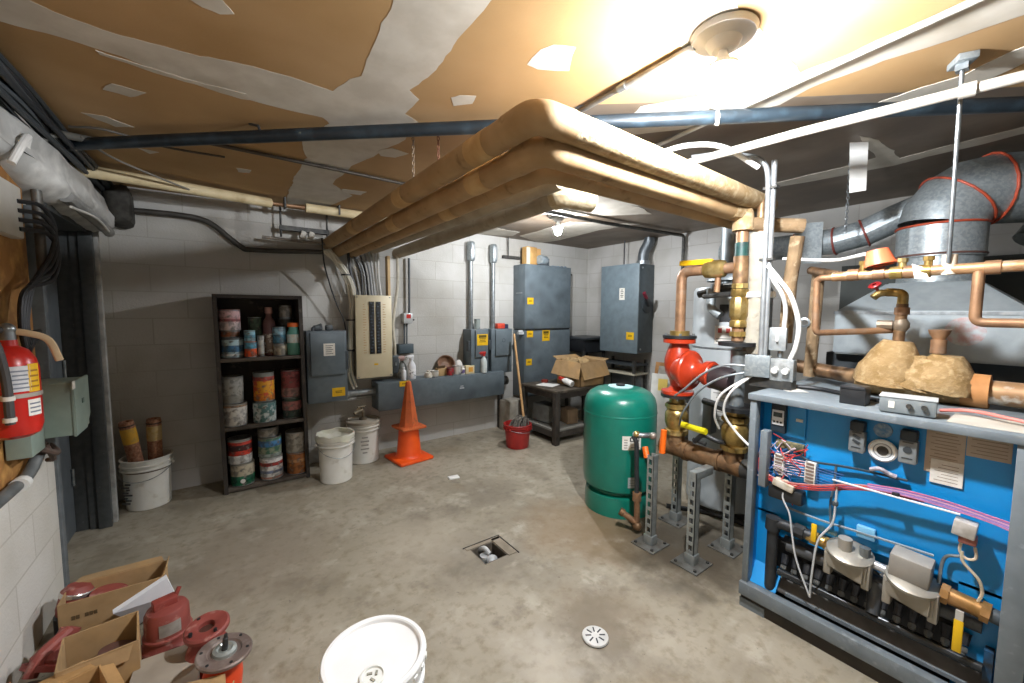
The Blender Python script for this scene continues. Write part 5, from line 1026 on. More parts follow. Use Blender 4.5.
for y in (-.005, -.042): G().cyl(Mz @ Vector((-.04, y, .004)), Mz @ Vector((-.054, y, .004)), .008, seg=14).obj('knob', M_DKSTEEL, t)
solo(G().quad((2.14, .80, BZ+.001), (2.06, .72, BZ+.001), (2.12, .66, BZ+.001), (2.2, .74, BZ+.001), .0015), 'paper_sheet', mat('#c9c7c0', None, .7), 'pale paper lying on the left of the boiler top', 'paper')
solo(G().bb((1.93, .05, BZ+.0005), (2.12, .215, BZ+.002)), 'paper_sheet', mat('#b9b5aa', '#a9a497', .7, 0, 8), 'pale stained sheet lying on the boiler top right of the grey box', 'paper')
cable('cable', 'thick black cable lying along the back of the boiler top', [(2.16, .80, BZ+.012), (2.2, .66, BZ+.012), (2.16, .55, BZ+.012), (2.10, .42, BZ+.012)], .009, M_WIREB)
cable('cable', 'pink-red cable lying on the boiler top right of the control box', [(2.08, .25, BZ+.01), (2.1, .18, BZ+.02), (2.06, .1, BZ+.02), (2.02, .0, BZ+.012)], .006, mat('#cf7a70', None, .5))
# burlap-insulated header and outlet
bh = thing('insulated_header', 'humped pipe fitting wrapped in shaggy tan insulation on the boiler', 'insulated pipe', (2.42, .37, BZ))
M_BUR = mat('#9a8058', '#84693f', .9, 0, 14, c3='#ab936c', s3=40, lo3=.5, hi3=.7, bump=.5, bscale=80)
HX, HZ = 2.34, 1.055
def hump(g, y, r, h, sy=1.0):
    n = 8; P = []; Rr = []
    for k in range(n+1): P.append((HX, y-.02*(k/n), HZ-.01+h*k/n)); Rr.append(r*(1-(k/n)**1.8*.62))
    g.tube(P, Rr, 20, jit=.04)
g = G().tube([(HX, .545, HZ), (HX, .5, HZ), (HX, .42, HZ), (HX, .3, HZ), (HX, .22, HZ)], [.052, .06, .068, .068, .06], 20, jit=.04); hump(g, .44, .125, .185); hump(g, .36, .11, .13); hump(g, .29, .115, .14); g.rough(.008, 20); g.obj('insulation', M_BUR, bh)
G().tube([(HX, .225, HZ), (HX, .155, HZ)], .066, 20, jit=.02).obj('wrap_end', mat('#b88350', '#a06d3c', .8, 0, 12), bh)
pipe('outlet_pipe', 'large stained pipe leaving the insulated header toward the right', [(HX, .16, HZ), (HX, -.9, HZ)], .046, mat('#b08a62', '#8a6a4a', .5, .3, 9, c3='#cfcabd', s3=11, lo3=.52, hi3=.6), 'pipe')
pipe('inlet_pipe', 'brown copper pipe entering the insulated header from the left', [(2.60, .92, 1.06), (2.47, .70, 1.055), (HX+.03, .53, HZ)], .036, M_BRONZE, 'pipe')
G().cyl((HX, .30, 1.19), (HX, .30, 1.245), .024).obj('capped_stub', M_COPPER, bh); G().lathe([(.016, 0), (.02, .012), (.03, .03), (.034, .045), (.02, .047), (0, .042)], (HX, .30, 1.24), seg=20).obj('flared_cap', M_COPPER, bh)
# valve riser and copper loop
vr = thing('valve_riser', 'upright copper riser with valves standing on the shaggy insulation', 'pipe', (HX, .41, 1.22))
G().tube([(HX, .42, 1.20), (HX, .415, 1.39)], .0195, 14).obj('pipe_run', M_BRONZE, vr)
G().tube(fil([(HX, .415, 1.38), (HX, .415, 1.435), (HX, .45, 1.44), (HX-.01, .465, 1.44)], .028), .018, 12).obj('elbow', M_BRASS, vr)
sp_ = G().tube(fil([(HX-.01, .46, 1.44), (HX-.02, .49, 1.437), (HX-.03, .505, 1.418)], .015), .015, 12).obj('spigot', M_BRASS, vr)
g = G().lathe([(.008, 0), (.022, .002), (.024, .008), (.02, .012), (.008, .012)], (HX-.03, .50, 1.466), (-.5, .3, .8), 14).cyl((HX-.02, .49, 1.44), (HX-.03, .50, 1.468), .006, seg=8); g.obj('spigot_handle', mat('#8f1f22', None, .4), sp_)
G().lathe([(0, -.028), (.018, -.026), (.028, -.01), (.028, .01), (.018, .026), (0, .028)], (HX, .415, 1.30), seg=16).cyl((HX-.005, .44, 1.30), (HX-.01, .49, 1.30), .02, seg=8).obj('gate_valve', mat('#857560', '#6d6050', .5, .4, 24), vr)
G().cyl((HX, .415, 1.345), (HX, .415, 1.375), .025).obj('coupling', M_COPPER, vr)
hx = 2.12
hd = thing('copper_header', 'horizontal copper header pipe with fittings, hung above the boiler', 'pipe', (hx, .3, 1.50))
G().tube(fil([(2.36, .44, 1.278), (2.24, .56, 1.268), (2.14, .648, 1.262), (2.135, .655, 1.28), (2.135, .66, 1.492), (2.13, .645, 1.502), (hx, .40, 1.505)], .022), .0135, 14).obj('loop_pipe', M_COPPER, hd)
G().tube([(hx, .60, 1.503), (hx, .27, 1.508), (hx, -.9, 1.508)], .019, 14).obj('header_pipe', mat('#c59b72', '#a67e58', .4, .6, 14, c3='#d9c2a2', s3=20), hd)
for y, m_ in ((.53, M_COPPER), (.45, M_COPPER), (.40, M_BRASS), (.36, M_COPPER), (.325, M_BRASS), (.16, M_COPPER)): G().cyl((hx, y-.018, 1.507), (hx, y+.018, 1.507), .024).obj('coupling', m_, hd)
for y in (.50, .385, .315): G().cyl((hx, y, 1.515), (hx, y, 1.56), .012).cyl((hx, y, 1.545), (hx, y, 1.56), .016, seg=8).obj('stub', M_BRASS, hd)
G().cyl((hx, .262, 1.49), (hx, .262, 1.56), .02).obj('hanger_clamp', mat('#d3c4ae', None, .5), hd)
G().tube(fil([(hx, .19, 1.50), (hx, .19, 1.32), (hx+.0, -.9, 1.315)], .025), .0155, 14).obj('drop_pipe', M_COPPER, hd)
solo(G().quad((hx-.026, .355, 1.535), (hx-.021, .325, 1.52), (hx-.021, .305, 1.475), (hx-.026, .345, 1.48), .004), 'paper_tag', M_LABEL, 'white paper tag hanging on the copper header beside the rod', 'tag')
solo(G().lathe([(0, -.03), (.034, -.03), (.05, .03), (.045, .032), (.03, -.024), (0, -.024)], (hx, .455, 1.57), (0, -.2, -1), 24), 'plastic_cap', mat('#e0744e', '#d4683f', .45, 0, 10), 'orange-pink plastic cap sitting on the copper header', 'cup')  # upturned plastic cap on the header
pipe('header_pipe', 'tan pipe from the insulated stubs toward the copper header', [(2.5, .80, 1.57), (2.3, .66, 1.53), (2.12, .58, 1.505)], .021, M_BRONZE, 'pipe')
pipe('white_tube', 'thin white tube looping behind the upright pipes to the header', [(2.3, .86, 1.62), (2.3, .72, 1.60), (2.25, .62, 1.585), (2.14, .5, 1.59)], .008, M_WHITE, 'pipe')
# upright insulated posts left of the boiler hood
M_POST = mat('#8d7556', '#6f5a40', .85, 0, 10, c3='#b29f80', s3=24, lo3=.55, hi3=.7, bump=.4, bscale=50)
wp = thing('insulated_pipe', 'white-wrapped upright pipe beside the main copper riser', 'insulated pipe', (2.25, .94, .995)); G().tube([(2.25, .955, 1.14), (2.25, .945, 1.45), (2.25, .95, 1.755)], .05, 18, jit=.03).obj('wrap', mat('#a9a394', '#968f80', .8, 0, 12, c3='#7d7565', s3=22, lo3=.6, hi3=.75, bump=.3, bscale=40), wp); G().tube([(2.25, .95, 1.75), (2.25, .95, 1.92)], .02, 12).obj('bare_top', M_BRONZE, wp); G().tube([(2.25, .95, 1.1), (2.25, .955, 1.145)], .03, 12).obj('bare_foot', M_BRONZE, wp)
pp = thing('insulated_pipe', 'brown stained upright insulated pipe left of the small vent duct', 'insulated pipe', (2.3, .80, 1.2)); G().tube([(2.30, .83, 1.20), (2.29, .82, 1.5), (2.28, .795, 1.72)], .03, 16, jit=.05).obj('wrap', M_POST, pp)
pp = thing('insulated_pipe', 'shorter brown upright pipe behind the copper loop', 'insulated pipe', (2.5, .77, 1.0)); G().tube([(2.48, .775, 1.02), (2.48, .768, 1.3), (2.48, .76, 1.575)], .027, 16, jit=.05).obj('wrap', M_POST, pp)
G().lathe([(.016, 0), (.026, .002), (.026, .012), (.016, .014)], (2.45, .80, 1.30), (-1, -.2, 0), 14).obj('handwheel', M_STEEL, pp)
pipe('insulated_pipe', 'rough brown insulated pipe end passing above the upright pipes', [(2.22, .98, 1.80), (2.3, .88, 1.79), (2.36, .80, 1.78)], .036, M_POST, 'insulated pipe')
# EMT conduits with electrical boxes
t = thing('conduit', 'pair of silver conduits dropping to the boxes on the boiler corner', 'conduit', (2.08, .86, 1.10))
G().tube(fil([(1.845, 1.10, 2.085), (1.95, 1.00, 2.10), (2.08, .862, 2.06), (2.09, .858, 1.9), (2.095, .855, 1.13)], .12), .011, 12).obj('tube', M_EMT, t); G().tube([(2.11, .845, 2.055), (2.11, .845, 1.13)], .012, 12).obj('tube', M_EMT, t)
for z in (1.60, 1.93): G().box((2.10, .85, z), (.03, .06, .012)).obj('strap', M_DKSTEEL, t)
pipe('flexible_conduit', 'white flexible conduit arching over the end of the cross pipes', [(1.56, 1.16, 2.02), (1.70, 1.09, 2.10), (1.88, .98, 2.12), (2.04, .885, 2.02)], .012, M_WHITE, 'conduit', rad=.12)
t = thing('junction_box', 'large square steel junction box on the boiler top corner', 'electrical box', (2.10, .86, 1.04)); G().box((2.10, .865, 1.095), (.06, .10, .10), (0, 0, .25), bev=.004).obj('box_body', M_GALV, t); G().box((2.068, .858, 1.095), (.006, .104, .104), (0, 0, .25), bev=.002).obj('cover', M_GALV, t)
t = thing('outlet_box', 'steel twin-knob switch box beside the square junction box', 'electrical box', (2.12, .765, 1.02)); G().box((2.125, .765, 1.085), (.06, .09, .10), (0, 0, .1), bev=.006).obj('box_body', M_GALV, t); G().box((2.092, .762, 1.085), (.006, .093, .104), (0, 0, .1), bev=.003).obj('cover', mat('#b3b8b8', '#8f9494', .4, .5, 50), t)
for y in (.785, .742): G().cyl((2.09, y, 1.085), (2.068, y, 1.082), .014, seg=12).obj('knob', mat('#d6d5cf', None, .4), t)
for x_ in (2.115,): solo(G().bb((2.09, .72, .994), (2.15, .90, 1.036)), 'mounting_strut', M_DKSTEEL, 'low strut under the two steel boxes on the boiler corner', 'channel')
t = thing('switch_box', 'upper steel toggle switch box with a flexible whip on top', 'electrical box', (2.16, .80, 1.17)); G().box((2.17, .81, 1.225), (.05, .066, .105), (0, 0, .2), bev=.006).obj('box_body', M_GALV, t); G().box((2.142, .805, 1.225), (.005, .07, .11), (0, 0, .2), bev=.003).obj('cover', mat('#b3b8b8', '#9ea3a3', .4, .5, 50), t); G().box((2.135, .803, 1.225), (.016, .01, .026), (0, .4, .2)).obj('toggle', M_WHITE, t); G().cyl((2.17, .80, 1.135), (2.17, .80, 1.175), .012).obj('nipple', M_STEEL, t)
cable('flexible_conduit', 'inner pale flexible conduit curving to the toggle switch box', [(2.09, .835, 1.56), (2.09, .815, 1.50), (2.12, .79, 1.44), (2.16, .785, 1.37), (2.17, .79, 1.28)], .0095, M_WHITE, 'conduit')
cable('flexible_conduit', 'outer pale flexible conduit looping to the twin-knob box', [(2.08, .84, 1.57), (2.09, .79, 1.50), (2.11, .745, 1.42), (2.12, .715, 1.30), (2.12, .72, 1.2), (2.12, .74, 1.135)], .010, M_WHITE, 'conduit')
cable('cable', 'white cable drooping from the steel boxes behind the boiler post', [(2.095, .87, 1.06), (2.02, .95, .96), (2.03, .985, .85), (2.06, .94, .76), (2.05, .86, .70)], .006, M_WIREW)
cable('cable', 'second white cable swinging down toward the manifold valve', [(2.09, .88, 1.05), (2.03, 1.0, .94), (2.05, 1.04, .82), (2.1, 1.04, .74)], .006, M_WIREW)
cable('cable', 'grey cable arching from the steel box over to the pump motor', [(2.08, .90, 1.09), (2.05, 1.0, 1.085), (2.03, 1.10, 1.03), (2.02, 1.2, .93), (2.05, 1.27, .88)], .0055, mat('#8b9092', None, .4, .4))
cable('cable', 'grey armored cable below the arched one, running to the pump', [(2.09, .90, 1.06), (2.04, 1.01, 1.02), (2.02, 1.12, .93), (2.02, 1.2, .80), (2.06, 1.24, .72)], .0055, mat('#7d8486', None, .4, .4))
# ================================================================== FLUE
fh = thing('draft_hood', 'galvanised draft hood with sloped sides behind the boiler', 'draft hood', (3.0, .42, 1.1))
g = G(); x0, x1, ya, yb_ = 2.72, 3.45, .75, .08
tb_ = bmesh.new()
def ring(xa, xb, a_, b_, z): return [tb_.verts.new(p) for p in ((xa, a_, z), (xb, a_, z), (xb, b_, z), (xa, b_, z))]
R0 = ring(x0, x1, ya, yb_, 1.13); R1 = ring(x0, x1, ya, yb_, 1.358); R2 = ring(x0+.17, x1-.17, .58, .26, 1.51)
for A_, B_ in ((R0, R1), (R1, R2)):
    for k in range(4): tb_.faces.new((A_[k], A_[(k+1) % 4], B_[(k+1) % 4], B_[k]))
tb_.faces.new(R2); tb_.faces.new(list(reversed(R0))); bmesh.ops.recalc_face_normals(tb_, faces=tb_.faces); bmesh.ops.bevel(tb_, geom=list(tb_.edges), offset=.008, segments=2, affect='EDGES')
g._m(tb_, Matrix()); g.obj('hood_shell', mat('#9fa8ab', '#929b9e', .42, .45, 16), fh)
G().bb((x0-.004, yb_-.01, 1.345), (x0, ya+.004, 1.36)).obj('seam', M_STEEL, fh)
for k, (y, z, r) in enumerate(((.27, 1.27, .05), )):
    G().lathe([(0, 0), (r, .0004), (r*1.3, 0)], (x0-.0015, y, z), (-1, 0, 0), 20).obj('rust_stain', mat('#a98a86', '#a9b1b3', .5, .4, 40), fh)
G().bb((2.805, .0, 1.0), (3.5, .80, 1.128)).obj('flue_jacket', mat('#3f4548', '#353a3d', .6, .3, 9), bo)
G().bb((2.805, -.10, 0), (3.55, .82, .995)).obj('rear_casing', mat('#4d5357', '#3d4245', .6, 0, 8), bo)
fl = thing('flue_elbow', 'big galvanised flue elbow with orange sealant seams above the hood', 'flue', (3.08, .415, 1.47))
FXc, FYc, FR = 3.06, .42, .168
G().cyl((FXc, FYc, 1.50), (FXc, FYc, 1.655), FR*.93, seg=40).obj('collar', M_GALV, fl)
G().cyl((FXc, FYc, 1.64), (FXc, FYc, 1.803), FR, seg=40).obj('straight_section', M_GALV, fl)
pts = []; cz, rad = 1.80, .175
dirh = Vector((.6, -.8, 0))
for k in range(5):
    a = (PI/2)*k/4; pts.append(Vector((FXc, FYc, cz)) + dirh*(rad*(1-math.cos(a))) + Vector((0, 0, rad*math.sin(a))))
def gore(a, b, nm='gore'): return G().tube([a, b], FR*1.0, 40, cap=False).obj(nm, M_GALV, fl)
G().tube(pts + [pts[-1]+dirh*.72], FR*1.005, 40, cap=False).obj('gored_elbow', M_GALV, fl, ang=12)
def bead(c, d, r=FR*1.01):
    n = Vector(d).normalized(); u = n.orthogonal().normalized(); v = n.cross(u)
    return G().tube([Vector(c)+(u*math.cos(2*PI*k/40)+v*math.sin(2*PI*k/40))*(r*(1+.008*math.sin(k*3.1))) for k in range(41)], .006, 8, cap=False).obj('sealant_bead', mat('#b0482a', '#963c24', .55, 0, 30), fl)
bead((FXc, FYc, 1.80), (0, 0, 1))
for k in (2, 4): bead(pts[k], (pts[k]-pts[k-1]+(pts[k+1]-pts[k] if k < 4 else dirh*.1)), FR*1.03)
bead((FXc, FYc, 1.65), (0, 0, 1), FR*.99).data.materials[0] = mat('#5b4038', None, .5)
s0, s1 = pts[1]+Vector((-.13, -.14, .02)), pts[2]+Vector((-.18, -.02, -.02))
# small vent duct from the water heater
vd = thing('vent_duct', 'small galvanised vent duct joining the big flue from the left', 'vent duct', (3.3, 1.3, 1.82))
vp = [Vector((3.2, 1.62, 1.80)), Vector((3.25, 1.14, 1.81)), Vector((3.25, .92, 1.815)), Vector((3.28, .78, 1.85)), Vector((3.30, .64, 1.92)), Vector((3.32, .46, 1.99))]
G().tube(vp, .082, 28, cap=False).obj('duct', M_GALV, vd, ang=10)
for k in (1, 2, 3): 
    c, dd_ = vp[k], vp[k+1]-vp[k-1]; n = dd_.normalized(); u = n.orthogonal().normalized(); v = n.cross(u)
    G().tube([c+(u*math.cos(2*PI*j/30)+v*math.sin(2*PI*j/30))*.085 for j in range(31)], .006, 6, cap=False).obj('sealant_bead', mat('#8f3a2c', '#6d3228', .55, 0, 30), vd)
G().box((3.10, 1.02, 1.80), (.004, .15, .26), (0, 0, .5)).obj('flat_plate', M_GALV, vd)
solo(G().tube([(3.6, .15, 1.75), (3.75, .0, 2.05), (3.8, -.1, 2.12)], .07, 20), 'vent_pipe', M_GALV, 'grey pipe bending to the ceiling behind the flue elbow', 'pipe')
solo(G().bb((2.75, 1.62, 0), (3.55, 1.70, 1.55)), 'heater_panel', mat('#3d4447', '#33393c', .5), 'dark grey panel standing behind the pale water heater', 'panel') if False else None
# ================================================================== LEFT WALL
random.seed(11)
ex = thing('fire_extinguisher', 'red fire extinguisher hanging on the plywood backboard', 'fire extinguisher', (-.575, 2.07, .90))
EX, EY, EZ0 = -.582, 2.07, .915
G().lathe([(0, .012), (.04, .0), (.058, .012), (.066, .04), (.066, .235), (.06, .265), (.045, .295), (.024, .31), (.022, .33), (0, .33)], (EX, EY, EZ0), seg=36).obj('cylinder', mat('#c3231a', '#ad1d15', .3, 0, 6, coat=.3), ex)
va3 = math.atan2(-EY, -EX)
l = patch((EX, EY), .066, va3+.30, .75, EZ0+.16, EZ0+.245, mat('#d8d8d6', '#c3c5c8', .5, 0, 60), 'label', ex); patch((EX, EY), .066, va3+.85, .55, EZ0+.155, EZ0+.25, M_YEL, 'label', ex)
for k in range(5): patch((EX, EY), .066, va3+.30, .62-.1*(k % 2), EZ0+.17+.014*k, EZ0+.175+.014*k, mat('#7a7f8a', None, .5), 'printing', l, .002)
for k in range(4): patch((EX, EY), .066, va3+.85, .42-.08*(k % 2), EZ0+.17+.018*k, EZ0+.176+.018*k, mat('#9a6a1a', None, .5), 'printing', l, .002)
l = patch((EX, EY), .066, va3+.80, .62, EZ0+.075, EZ0+.13, M_LABEL, 'label', ex)
for k in range(3): patch((EX, EY), .066, va3+.80, .5, EZ0+.085+.014*k, EZ0+.09+.014*k, mat('#6d7280', None, .5), 'printing', l, .002)
G().lathe([(.0665, 0), (.0685, .001), (.0685, .014), (.0665, .015)], (EX, EY, EZ0+.138), seg=36).obj('strap', mat('#b9b4a8', None, .4, .5), ex)
G().cyl((EX, EY, EZ0+.325), (EX, EY, EZ0+.365), .02).sph((EX, EY, EZ0+.365), .022).obj('valve', M_STEEL, ex)
G().tube(spl([(EX-.01, EY, EZ0+.36), (EX+.04, EY+.01, EZ0+.352), (EX+.085, EY+.03, EZ0+.325), (EX+.105, EY+.045, EZ0+.25)]), .011, 8, flat=.6).obj('lever', mat('#d9c3a0', '#c9b08a', .5), ex)
G().tube(spl([(EX-.01, EY-.015, EZ0+.365), (EX-.02, EY-.07, EZ0+.36), (EX+.005, EY-.098, EZ0+.31), (EX+.015, EY-.09, EZ0+.2), (EX+.015, EY-.085, EZ0+.06)]), .012, 10).obj('hose', mat('#3c3b3a', None, .55), ex)
for z in (.075, .145): G().cyl((EX+.015, EY-.087, EZ0+z-.007), (EX+.015, EY-.087, EZ0+z+.007), .0155).obj('hose_clip', mat('#c9c5ba', None, .5), ex)
G().bb((XL-.006, EY-.02, EZ0+.1), (EX-.05, EY+.02, EZ0+.3)).obj('wall_bracket', M_STEEL, ex)
# pale green electrical enclosure
eb = thing('electrical_enclosure', 'pale grey-green metal enclosure mounted below and beside the fire extinguisher', 'electrical box', (-.575, 2.45, .80))
M_GGRN = mat('#8b9a8f', '#7f8e83', .45, 0, 12)
G().bb((XL, 2.345, .835), (-.50, 2.555, 1.05), .004).obj('enclosure', M_GGRN, eb)
G().prism([(2.34, .83), (2.50, .83), (2.562, .885), (2.562, 1.056), (2.34, 1.056)], -.506, -.496, 'x', bev=.002).obj('cover', M_GGRN, eb)
q = at(73.5, 385, 'x', -.495); G().box(q, (.002, .035, .032)).obj('label', M_LABEL, eb); q = at(83, 400, 'x', -.495); G().box(q, (.003, .025, .02)).obj('logo_mark', mat('#55645c', None, .5), eb)
G().bb((XL+.0, 2.21, .80), (-.585, 2.345, .99), .004).obj('side_extension', M_GGRN, eb)
# cables below it and conduit on the ledge
pipe('conduit', 'grey conduit running along the ledge of the left wall', [(-.629, .9, .705), (-.629, 2.32, .705), (-.61, 2.42, .80)], .02, mat('#6f7271', '#5d605f', .5, .2, 14), 'conduit', cpl=[((-.623, 2.22, .705), (0, 1, 0))], cm=M_WIREW)
solo(G().tube(spl([(-.6, 2.34, .80), (-.57, 2.40, .76), (-.60, 2.46, .78)]), .012, 8).tube(spl([(-.6, 2.40, .80), (-.59, 2.44, .73), (-.62, 2.50, .71)]), .010, 8), 'cable', mat('#4a4038', '#5f4a40', .6, 0, 40), 'short dark cables tucked under the grey-green enclosure', 'cable')
# white service box with black loops
jb = thing('service_box', 'white plastic service box high on the left wall with black cables', 'box', (-.62, 2.26, 1.62))
G().bb((XL-.006, 1.9, 1.62), (-.615, 2.43, 1.82), .008).obj('box_body', mat('#cfcdc5', '#c2c0b6', .5, 0, 10), jb); q = (-.6, 2.36, 1.76)
for k in range(3): G().cyl((-.63, 2.43, 1.66+.035*k), (-.63, 2.46, 1.66+.035*k), .011).obj('cable_gland', M_BLACK, jb)
for k in range(4):
    z0 = 1.76-.035*k
    solo(G().tube(spl([(-.617, 2.38, z0), (-.585, 2.52+.015*k, z0+.012), (-.57, 2.60+.006*k, z0-.06), (-.58, 2.565, z0-.18), (-.60, 2.42-.03*k, 1.45-.01*k), (-.605, 2.34-.02*k, 1.30), (-.60, 2.36-.02*k, 1.22-.012*k), (-.60, 2.44-.02*k, 1.26)]), .0085, 8), 'cable', M_WIREB, 'black cable looping down the plywood from the white service box', 'cable', 'black cables from the service box')
solo(G().tube(spl([(-.60, 2.3, 1.88), (-.58, 2.36, 1.98), (-.585, 2.43, 2.02), (-.60, 2.46, 1.985), (-.61, 2.56, 1.975)]), .012, 10).tube([(-.61, 2.46, 1.975), (-.61, 2.62, 1.965)], .012, 8), 'cable', M_WHITE, 'white cable hooking over a clip above the service box', 'cable')
pipe('conduit', 'grey conduit elbow rising past the white service box to the ceiling', [(-.615, 2.60, 1.50), (-.615, 2.60, 2.02), (-.58, 2.66, 2.12), (-.45, 2.85, 2.17)], .017, mat('#6d6c66', '#5b5a55', .5, .3, 14), 'conduit', rad=.06)
# plastic-wrapped duct over the door
dw = thing('wrapped_duct', 'grey-white sheeting draped over the duct above the doorway', 'wrapped duct', (-.6, 2.9, 1.8))
g = G(); tb_ = bmesh.new(); rows = []
prof = [(-.68, 2.11), (-.60, 2.11), (-.555, 2.06), (-.545, 2.0), (-.53, 1.95), (-.53, 1.90), (-.55, 1.865), (-.60, 1.845), (-.68, 1.845)]
for k in range(34):
    y = 1.3+2.25*k/33; sc_y = min(1, max(.25, .25+(y-2.35)/.45))
    rows.append([tb_.verts.new((-.68+(px_+.68)*(.35+.65*sc_y) - (.0 if j in (0, 8) else .035*sc_y*noise.noise((y*6, j*1.3, 0))), y, pz_ + .02*sc_y*noise.noise((y*8, j*2.1, 5)) - .03*(k/33) + .10*(1-sc_y)*(1 if j > 4 else .2))) for j, (px_, pz_) in enumerate(prof)])
for a_, b2 in zip(rows, rows[1:]):
    for j in range(len(prof)-1): tb_.faces.new((a_[j], b2[j], b2[j+1], a_[j+1]))
tb_.faces.new(rows[-1]); tb_.faces.new(list(reversed(rows[0]))); bmesh.ops.recalc_face_normals(tb_, faces=tb_.faces)
g._m(tb_, Matrix()); g.obj('sheeting', mat('#bcbcb8', '#a0a09c', .45, 0, 6, c3='#d2d2cd', s3=9, bump=.3, bscale=18), dw, ang=70)
G().tube(spl([(-.55, 2.70, 1.86), (-.53, 3.0, 1.835), (-.53, 3.3, 1.82), (-.54, 3.5, 1.82)]), .028, 10, jit=.1).obj('lower_roll', mat('#9a9b98', '#7e7f7c', .5, 0, 16), dw)
G().tube(spl([(-.52, 2.62, 1.80), (-.50, 2.95, 1.815), (-.51, 3.3, 1.80)]), .006, 8).obj('cord', M_WIREW, dw)
# bundle of dark cables along the top of the wall
bund = thing('cable_bundle', 'thick bundle of dark cables along the top of the left wall', 'cables', (-.58, 2.5, 2.1))
for k in range(13):
    ox, oz = random.uniform(-.065, .03), random.uniform(-.05, .035); 
    P = [Vector((-.575+ox+random.uniform(-.015, .015), y, 2.14+oz*(1-.0*y)+random.uniform(-.012, .012))) for y in (.8, 1.4, 1.9, 2.3, 2.7, 3.1, 3.45, 3.78)]
    G().tube(spl(P, 4), .011, 7).obj('cable', mat(('#22262a', '#2f3437', '#3d4245')[k % 3], None, .5), bund)
solo(G().box((-.52, 3.70, 2.02), (.14, .2, .24), bev=.05, seg=3).rough(.03, 9), 'insulation_wad', mat('#26241f', '#3a3832', .8, 0, 30), 'dark wad of insulation in the corner where the cables end', 'insulation')
cable('cable', 'thin pale wire strung from the wall cables under the brown ceiling', [(-.5, 2.75, 2.15), (-.42, 2.95, 2.13), (-.25, 3.2, 2.12), (-.05, 3.45, 2.11)], .006, mat('#6b675f', None, .5))
cable('cable', 'thin dark wire on the ceiling leaving the wall cables', [(-.52, 2.68, 2.165), (-.40, 2.66, 2.175), (-.2, 2.75, 2.175), (.05, 2.72, 2.17)], .006, mat('#4a453d', None, .5))
solo(G().bb((XR-.02, -1.3, .02), (XR-.002, 1.08, 1.72)), 'added_dark_sheet', mat('#3f4341', '#4b4f4b', .75, 0, 4), 'added dark sheet that darkens the right wall behind the flue', 'board', kind='structure')  # added sheet, only darkens the wall seen behind flue and header
# ================================================================== FLOOR ITEMS
sp = thing('floor_sump', 'small square floor sump with a cut-out cover and a pipe stub inside', 'floor sump', (1.165, 1.82, 0))
g = G()
for lo, hi in (((px0-.0, py0, -.1), (px0+.006, py1, -.001)), ((px1-.006, py0, -.1), (px1, py1, -.001)), ((px0, py0, -.1), (px1, py0+.006, -.001)), ((px0, py1-.006, -.1), (px1, py1, -.001)), ((px0, py0, -.1), (px1, py1, -.094))): g.bb(lo, hi)
g.obj('pit_lining', mat('#5d564b', '#453f36', .8, 0, 18), sp)
g = G().bb((px0-.02, py1, .0005), (px1+.06, py1+.025, .004)).bb((px1, py0-.01, .0005), (px1+.055, py1+.02, .004)); g.obj('cover_rim', mat('#8f8574', '#7a705f', .7, 0, 14), sp)
g = G().tube([(px0-.03, py1+.03, .003), (px1+.06, py1+.03, .003)], .0035, 6).tube([(px1+.06, py1+.03, .003), (px1+.06, py0-.02, .003)], .0035, 6); g.obj('rim_gap', mat('#2c2823', None, .8), sp)
g = G().cyl((1.15, 1.84, -.09), (1.15, 1.84, -.02), .028).sph((1.17, 1.80, -.035), .035, (1, .9, .7)).tube(spl([(1.15, 1.90, -.02), (1.16, 1.86, .006), (1.17, 1.82, -.01)]), .013, 10); g.obj('pipe_stub', mat('#9da0a0', '#c3c5c4', .5, .2, 30), sp)
dr = thing('drain_cover', 'round white slotted drain cover lying on the floor', 'drain cover', (1.205, 1.065, 0))
G().lathe([(0, .001), (.05, .001), (.055, .005), (.053, .011), (.045, .013), (0, .014)], (1.205, 1.065, 0), seg=36).obj('disc', mat('#d0d0cc', '#c0c0bb', .5, 0, 20), dr)
g = G()
for k in range(8): 
    a_ = 2*PI*k/8+.2; g.box((1.205+.029*math.cos(a_), 1.065+.029*math.sin(a_), .0138), (.024, .0055, .002), (0, 0, a_))
g.obj('slot', M_BLACK, dr)
G().lathe([(0, .0), (.05, 0), (.05, .0015), (0, .0015)], (1.207, 1.06, 0), seg=30).obj('collar', M_DKSTEEL, dr)
solo(G().box((1.475, 2.835, .006), (.085, .055, .011), (0, 0, -.15), bev=.002), 'paper_packet', mat('#e3e2dd', None, .6), 'small white packet lying alone on the middle of the floor', 'packet')
# ---- foreground bucket
LX, LY, LH = .318, 1.10, .378
fb = thing('bucket', 'closed white bucket in front with a screw plug in its lid', 'bucket', (LX, LY, 0))
M_FB = mat('#e6e7e5', '#dcdddb', .35, 0, 6)
G().lathe([(0, 0), (.118, 0), (.12, .006), (.132, .28), (.139, .285), (.139, .30), (.132, .305), (.132, .33), (.138, .335), (.138, .35), (.133, .352), (.133, .362), (0, .362)], (LX, LY, 0), seg=56).obj('body', M_FB, fb)
ld = G().lathe([(.137, LH-.03), (.142, LH-.03), (.144, LH-.006), (.140, LH), (.130, LH), (.126, LH-.003), (.123, LH-.012), (.118, LH-.013), (0, LH-.011)], (LX, LY, 0), seg=64).obj('lid', M_FB, fb)
g = G()
for k in range(24): 
    a_ = 2*PI*k/24; g.box((LX+.1425*math.cos(a_), LY+.1425*math.sin(a_), LH-.024), (.006, .016, .014), (0, 0, a_), bev=.002)
g.obj('lid_tab', M_FB, ld)
bx_, by_ = .292, 1.035
pl = G().lathe([(.035, 0), (.034, .007), (.028, .008), (.026, .003), (0, .003)], (bx_, by_, LH-.013), seg=30).obj('plug', mat('#d9dad4', None, .4), ld)
g = G()
